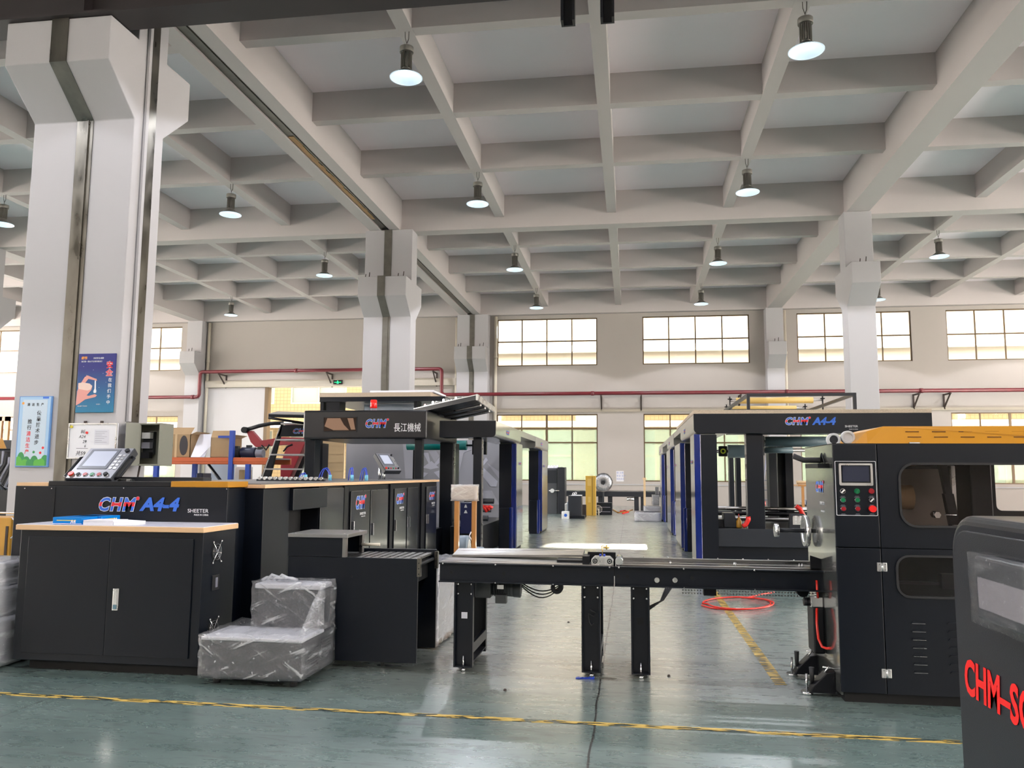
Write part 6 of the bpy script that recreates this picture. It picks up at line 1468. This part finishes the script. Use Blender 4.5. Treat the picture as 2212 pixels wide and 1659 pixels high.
for k,(u0,v0,u1,v1,m_,lab) in enumerate(((504,968,520,984,rubber,'black hose coil on the rack'),(523,966,553,984,mat('navy_motor',(.02,.025,.06),.35),'navy blue motor on the rack'),(554,970,570,985,greypan,'small pale grey motor on the rack end'))):
    yy=15.2; x0,x1=fx(u0,975,yy),fx(u1,975,yy); z1=fz(u0,v0,yy); zc=(zr1+z1)/2; r=(z1-zr1)/2
    T=thing('rack_motor',lab,'motor',((x0+x1)/2,yy,zr1),'machine parts on the rack')
    mb=MB(); mb.cyl((x0,yy,zr1+r),(x1,yy,zr1+r),r,n=20); part('motor_body',mb,m_,T,bevel=.01)
    mb=MB(); mb.box(x0+.02,x1-.02,yy-.05,yy+.05,zr1,zr1+r*.5); part('motor_foot',mb,m_,T)
    mb=MB(); mb.box((x0+x1)/2-.04,(x0+x1)/2+.04,yy-.05,yy+.05,zr1+2*r-.01,zr1+2*r+.04); part('terminal_box',mb,charc,T)
# items below the rack
for k,(u0,v0,u1,v1,m_,lab) in enumerate(((455,1003,494,1034,mat('pale_blue_tub',(.45,.53,.62),.5),'pale blue-grey panel under the rack'),(507,1008,530,1034,whitep,'white carton with small print under the rack'),(516,1015,527,1034,cardlt,'small brown packet in front of the white carton'),(425,1022,438,1034,MATS['navy_motor'],'small navy part with a red cap under the rack'))):
    yy=[16.4,16.2,15.7,15.6][k]; x0,x1=fx(u0,1020,yy),fx(u1,1020,yy); mb=MB(); mb.box(x0,x1,yy,yy+.35,.0,fz(u0,v0,yy)); single(['panel','carton','packet','machine_part'][k],mb,m_,lab,['panel','box','packet','part'][k],bevel=.01)
# red hydraulic shop crane
y=17.5
T=thing('red_shop_crane','dark red hydraulic crane arm with black boom behind the steps','crane',(fx(600,1000,y),y,0))
def pipe(P,r,m_,n,lab=None):
    mb=MB(); mb.tube([PY(u,v,y) for u,v in P],r,n=10); return part(n,mb,m_,T,lab)
def plate(P,th,m_,n,yo=0):
    mb=MB(); mb.prism([(fx(u,v,y),fz(u,v,y)) for u,v in P],1,y+yo,y+yo+th); return part(n,mb,m_,T,bevel=.01)
pipe([(530,929),(560,920),(585,915),(612,914)],.045,black2,'boom')
mb=MB(); c=PY(530,929,y); mb.cyl((c.x,y-.08,c.z),(c.x,y+.08,c.z),.07,n=18); part('pivot',mb,black2,T)
plate([(532,932),(543,930),(562,952),(610,944),(665,946),(665,958),(600,962),(552,966),(541,955)],.14,redcrane,'arm')
plate([(622,958),(658,958),(625,1032),(605,1045),(606,1000),(615,975)],.3,redcrane,'mast')
plate([(655,975),(663,975),(640,1032),(630,1032)],.1,black2,'strut',.1)
mb=MB(); mb.box(fx(590,1040,y),fx(650,1040,y),y-.4,y+.6,0,1.2); part('base',mb,redcrane,T)
pipe([(565,962),(575,972),(582,960)],.02,black2,'handle'); pipe([(612,975),(620,965),(632,960)],.02,black2,'hose')
# black step ladder platform
y=13.9
T=thing('platform_steps','black steps with silver treads and CHM lettering left of the gantry','steps',(fx(610,1000,y),y,0))
def pl2(P,y0,th,m_,n,lab=None):
    mb=MB(); mb.prism([(fx(u,v,y0),fz(u,v,y0)) for u,v in P],1,y0,y0+th); return part(n,mb,m_,T,lab,bevel=.004)
pp=pl2([(608,918),(654,918),(654,943),(598,943)],y,.04,black,'name_panel')
q=PY(632,936,y-.001); q2=PY(670,936,y); fitlogo(pp,onY(q.x,y-.001,q.z),fz(632,926,y)-q.z,q2.x-q.x)
pl2([(606,918),(611,918),(583,1031),(563,1031)],y,.06,black,'side_plate')
pl2([(658,945),(680,945),(680,1031),(658,1031)],y,.05,black,'rear_post')
pl2([(604,920),(607,920),(568,1031),(565,1031)],y-.01,.01,steel,'edge_trim')
for u0,u1,v in ((607,640,915),(596,658,950),(584,658,982),(571,658,1013)):
    mb=MB(); mb.box(fx(u0,v,y),fx(u1,v,y),y-.02,y+.6,fz(u0,v+1.6,y),fz(u0,v-1.6,y)); part('tread',mb,tread,T,'silver tread')
for dx in ((570,0),(668,0)):
    mb=MB(); x=fx(dx[0],1031,y); mb.box(x-.04,x+.04,y,y+.06,0,fz(600,1030,y)); part('support_leg',mb,black2,T)

# ---- things on the poster column
T=thing('safety_poster','blue safety poster with red and white Chinese lettering and a hand, on the near column','poster',(-6.93,9.58,2.2))
x0,x1,z0,z1=fx(167,828,9.58),fx(247,828,9.58),fz(205,891,9.58),fz(205,764,9.58)
mb=MB(); mb.box(x0,x1,9.575,9.597,z0,z1); bd=part('poster_board',mb,poster_blue,T,bevel=.003)
PW,PH=x1-x0,z1-z0
def pt(s_,fx_,fy_,h,m_,off=.0,al='LEFT',n='poster_lettering',lift=.0015): return text(n,s_,h*PH,m_,bd,onY(x0+fx_*PW,9.575,z0+fy_*PH),off=off,align=al,lift=lift)
pt('细节',.08,.905,.055,orange_t,.03); pt('决定安全成败',.40,.91,.033,white_t); pt('我们是一颗永不生锈的螺丝钉',.08,.855,.030,white_t)
for s_,f in (('安',.76),('全',.625)): pt(s_,.855,f,.125,white_t,.05,'CENTER',lift=.001); pt(s_,.855,f,.125,red_t,.018,'CENTER',lift=.003)
for k,s_ in enumerate('在我们手中'): pt(s_,.89-.005*k,.525-.095*k,.072,white_t,.008,'CENTER')
pt('细心操作 平安回家',.05,.10,.022,white_t); pt('安全第一',.55,.13,.022,white_t)
skin=mat('poster_hand_pink',(.68,.30,.26),.5); skl=mat('poster_hand_light',(.75,.55,.48),.5)
def poly(P,m_,n,l_): mb=MB(); mb.prism([(x0+a*PW,z0+b_*PH) for a,b_ in P],1,9.575-l_,9.5749); return part(n,mb,m_,bd)
poly([(.01,.12),(.02,.36),(.08,.47),(.20,.60),(.27,.63),(.52,.565),(.54,.535),(.30,.57),(.22,.50),(.2,.44),(.42,.44),(.40,.38),(.28,.29),(.34,.28),(.50,.31),(.56,.29),(.52,.26),(.25,.22),(.1,.15)],skin,'hand_picture',.002)
poly([(.04,.44),(.04,.50),(.16,.51),(.34,.49),(.42,.45),(.38,.39),(.30,.37),(.05,.40)],skl,'hand_highlight',.003)
poly([(.47,.33),(.53,.33),(.54,.36),(.52,.40),(.51,.54),(.48,.54),(.485,.4),(.46,.36)],white_t,'white_tool',.0035)
for k in range(9): mb=MB(); xx,zz=x0+(.15+.09*k%.7)*PW,z0+(.78-.13*(k%3)-.02*k)*PH; mb.cyl((xx,9.5735,zz),(xx,9.575,zz),.003,n=6); part('star_dot',mb,white_t,bd)
T=thing('clean_production_poster','pale blue poster with black and red Chinese lettering and green trees, on the near column','poster',(-7.8,9.58,1.5))
x0,x1,z0,z1=fx(38,930,9.58),fx(109,930,9.58),fz(70,1009,9.58),fz(70,856,9.58); PW,PH=x1-x0,z1-z0
mb=MB(); mb.box(x0,x1,9.575,9.597,z0,z1); bd=part('poster_board',mb,mat('poster_edge_blue',(.10,.25,.55),.4),T,bevel=.003)
mb=MB(); mb.box(x0+.03*PW,x1-.04*PW,9.5735,9.575,z0+.015*PH,z1-.01*PH); part('sky_print',mb,mat('poster_sky',(.34,.52,.72),.35),bd)
mb=MB(); mb.box(x0+.13*PW,x1-.13*PW,9.572,9.5735,z0+.02*PH,z1-.05*PH); part('pale_field',mb,poster_pale,bd)
def pt2(s_,a,b_,h,m_,off=.012): return text('poster_lettering',s_,h*PH,m_,bd,onY(x0+a*PW,9.572,z0+b_*PH),off=off,align='CENTER')
for k,s_ in enumerate('清洁生产'): pt2(s_,.30+.14*k,.865,.045,black_t)
for k,s_ in enumerate('依靠技术进步'): pt2(s_,.64-.006*k,.735-.083*k,.07,black_t)
for k,s_ in enumerate('推行清洁生产'): pt2(s_,.37-.006*k,.615-.085*k,.07,black_t if k<2 else red_t)
gr1,gr2=mat('poster_green_dark',(.02,.24,.06),.5),mat('poster_green_light',(.08,.38,.04),.5)
for k,(a,h_) in enumerate(((.17,.19),(.10,.13),(.34,.13),(.30,.09),(.58,.14),(.68,.09),(.90,.15),(.80,.10),(.46,.09))):
    n=14; w=.11; mb=MB(); P=[(x0+(a-w)*PW,z0+.02*PH),(x0+(a+w)*PW,z0+.02*PH)]+[(x0+(a+w*math.cos(math.pi*i/n))*PW,z0+(.02+h_*.45+h_*.55*math.sin(math.pi*i/n))*PH) for i in range(n+1)]
    P=[(min(max(p[0],x0+.04*PW),x1-.05*PW),p[1]) for p in P]
    mb.prism(P,1,9.5705-.0004*k,9.5719); part('tree_print',mb,gr2 if k%2 else gr1,bd)
for a,b_,m_ in ((.82,.27,red_t),(.75,.2,red_t),(.55,.21,gr1),(.13,.90,orange_t)): mb=MB(); mb.cyl((x0+a*PW,9.5712,z0+b_*PH),(x0+a*PW,9.5719,z0+b_*PH),.02,n=5); part('small_print_mark',mb,m_,bd)
mb=MB(); mb.box(x1-.28*PW,x1-.1*PW,9.5712,9.573,z1-.035*PH,z1-.01*PH); part('corner_tab',mb,blue_t,bd)
T=thing('whiteboard','framed whiteboard with handwriting and a printed sheet, on the near column','whiteboard',(-6.9,9.56,1.6))
x0,x1,z0,z1=fx(146,950,9.56),fx(251,950,9.56),fz(200,991,9.56),fz(200,914,9.56)
mb=MB(); mb.box(x0,x1,9.57,9.597,z0,z1); bd=part('board',mb,mat('whiteboard_white',(.74,.74,.78),.25),T,bevel=.002)
mb=MB(); ringprism(mb,[(x0,z0),(x1,z0),(x1,z1),(x0,z1)],[(x0+.015,z0+.015),(x1-.015,z0+.015),(x1-.015,z1-.015),(x0+.015,z1-.015)],1,9.56,9.571); part('board_frame',mb,alu,T)
for k,(s_,a,b_,h) in enumerate((('BE',.25,.72,.13),('A24',.22,.58,.12),('29',.30,.44,.12),('6',.34,.32,.11),('共59',.17,.10,.15))): text('handwriting',s_,h*(z1-z0),black_t,bd,onY(x0+a*(x1-x0),9.57,z0+b_*(z1-z0)),shear=.2)
mb=MB(); mb.box(x0+.18*(x1-x0),x0+.42*(x1-x0),9.5685,9.57,z0+.285*(z1-z0),z0+.295*(z1-z0)); part('drawn_line',mb,black_t,bd)
mb=MB(); mb.box(x0+.54*(x1-x0),x0+.84*(x1-x0),9.568,9.57,z0+.40*(z1-z0),z0+.82*(z1-z0)); ps=part('printed_sheet',mb,mat('sheet_print',(.62,.62,.68),.6),bd)
for k in range(7): mb=MB(); mb.box(x0+.56*(x1-x0),x0+(.80-.05*(k%3))*(x1-x0),9.567,9.568,z0+(.76-.05*k)*(z1-z0),z0+(.768-.05*k)*(z1-z0)); part('print_line',mb,greypan,ps)
for a,b_,m_,r in ((.06,.9,mat('yellow_magnet',(.6,.5,.02),.4),.018),(.385,.73,red,.016)): mb=MB(); mb.cyl((x0+a*(x1-x0),9.558,z0+b_*(z1-z0)),(x0+a*(x1-x0),9.57,z0+b_*(z1-z0)),r,n=18); part('magnet',mb,m_,T)
for a in (.3,.64): mb=MB(); mb.box(x0+a*(x1-x0),x0+a*(x1-x0)+.03,9.57,9.597,z1,z1+.03); part('hook',mb,rust,T)
# electrical enclosure
y=9.75
T=thing('electrical_box','open grey-green electrical enclosure mounted at the corner of the near column','electrical box',(fx(310,960,y),y,1.5))
x0,x1,z0,z1=-6.545,fx(345,960,y),fz(310,1006,y),fz(310,914,y)
mb=MB(); t=.02
mb.box(x0,x0+t,y,y+.3,z0,z1); mb.box(x1-t,x1,y,y+.3,z0,z1); mb.box(x0,x1,y,y+.3,z1-t,z1); mb.box(x0,x1,y,y+.3,z0,z0+t); mb.box(x0,x1,y+.28,y+.3,z0,z1); part('enclosure',mb,greygreen,T,bevel=.004)
mb=MB(); xd=fx(272,960,y-.12); xe=fx(300,960,y); mb.quadbox([(xd,y-.14,z0),(xe,y,z0),(xe+.01,y+.02,z0),(xd+.005,y-.12,z0),(xd,y-.14,z1),(xe,y,z1),(xe+.01,y+.02,z1),(xd+.005,y-.12,z1)]); part('enclosure_side',mb,greygreen,T)
mb=MB(); mb.box(x0+.1,x0+.25,y+.22,y+.28,z0+.15,z1-.1); g=part('inner_rail',mb,charc,T)
for k in range(3): mb=MB(); mb.box(x0+.12,x0+.24,y+.15,y+.22,z0+.1+.13*k,z0+.18+.13*k); part('switch_gear',mb,[black2,greypan,whitep][k],g)
mb=MB(); mb.box(x1,x1+.015,y-.02,y+.28,z0,z1); part('open_door',mb,greygreen,T)
mb=MB(); mb.tube([(x0+.15,y+.1,z0),(x0+.14,y+.08,z0-.15),(x0+.17,y+.08,z0-.3),(x0+.15,y+.1,.02)],.012,n=6); part('cable',mb,rust,T)
# far-left edge objects
y=8.7
T=thing('orange_steel_cabinet','orange steel cabinet at the left edge behind the poster column','cabinet',(fx(5,1200,y),y,0))
x1=fx(19,1200,y); z1=fz(10,1118,y)
mb=MB(); mb.box(x1-.8,x1,y,y+.35,0,z1); part('body',mb,mat('scuffed_orange',(.55,.27,.03),.4,var=.4,vs=3),T,bevel=.01)
mb=MB(); mb.box(x1-.06,x1-.03,y-.01,y,.1,z1-.1); part('latch_strip',mb,rust,T)
mb=MB(); mb.tube([(x1-.5,y+.1,z1+.05),(x1+.06,y+.1,z1+.05),(x1+.12,y+.05,z1+.13)],.012,n=8); part('chrome_handle',mb,chrome,T)
mb=MB(); mb.tube([(x1-.02,y+.02,z1),(x1+.07,y,z1-.05),(x1+.08,y,z1-.18),(x1+.01,y,z1-.24)],.008,n=6); part('cable_loop',mb,paper,T)
T=thing('wrapped_pallet_stack','film-wrapped grey stack on the floor at the lower left edge','package',(-5.1,5.7,0))
for k,(xr,z0,z1,y0) in enumerate(((-4.60,.02,.36,5.36),(-4.62,.37,.58,5.42),(-4.64,.59,.76,5.5))):
    mb=MB(); mb.box(-5.6,xr,y0,5.95,z0,z1); b=part('stacked_block',mb,greypan,T,bevel=.02)
    mb=MB(); mb.box(-5.6,xr+.008,y0-.01,5.96,z0,z1+.008); wavy(mb,8,.006); part('film_wrap',mb,films if k else filmt,b)
mb=MB(); mb.box(-5.55,-4.7,5.45,5.9,0,.02); part('pallet',mb,rust,T)
T=thing('covered_machine','dark machine with loose cables at the left edge beyond the orange cabinet','machine',(-9.6,11.5,0))
mb=MB(); mb.box(-11,fx(36,1000,11.5),11.5,13,0,fz(20,972,11.5)); part('machine_body',mb,black2,T,bevel=.03)
mb=MB(); mb.box(-11,fx(30,950,11.5),11.6,12.8,fz(20,972,11.5),fz(20,950,11.5)); part('upper_body',mb,charc,T,bevel=.02)
for k in range(5):
    mb=MB(); x=fx(4+7*k,1000,11.45); mb.tube([(x,11.46,1.75-.05*k),(x+.05,11.40,1.55),(x-.08,11.38,1.35-.04*k),(x+.06,11.44,1.15)],.018,n=6); part('cable',mb,rubber if k%2 else greypan,T)
mb=MB(); c=PY(4,958,11.4); mb.prism([(c.x-.1,c.z-.08),(c.x+.09,c.z-.08),(c.x,c.z+.09)],1,11.38,11.4); part('orange_warning_mark',mb,orange,T)
T=thing('wooden_window_frame','orange-brown wooden frame standing before the left windows','frame',(-15.8,20,0))
x0,x1=fx(-8,930,20),fx(17,930,20); z1=fz(10,900,20)
for (a,b_,c,d) in ((x0,x1,z1-.12,z1),(x1-.12,x1,0,z1),(x0,x1,z1*.72,z1*.72+.07),(x0+.05,x0+.15,0,z1)):
    mb=MB(); mb.box(a,b_,20,20.08,c,d); part('frame_member',mb,brownwrap,T)
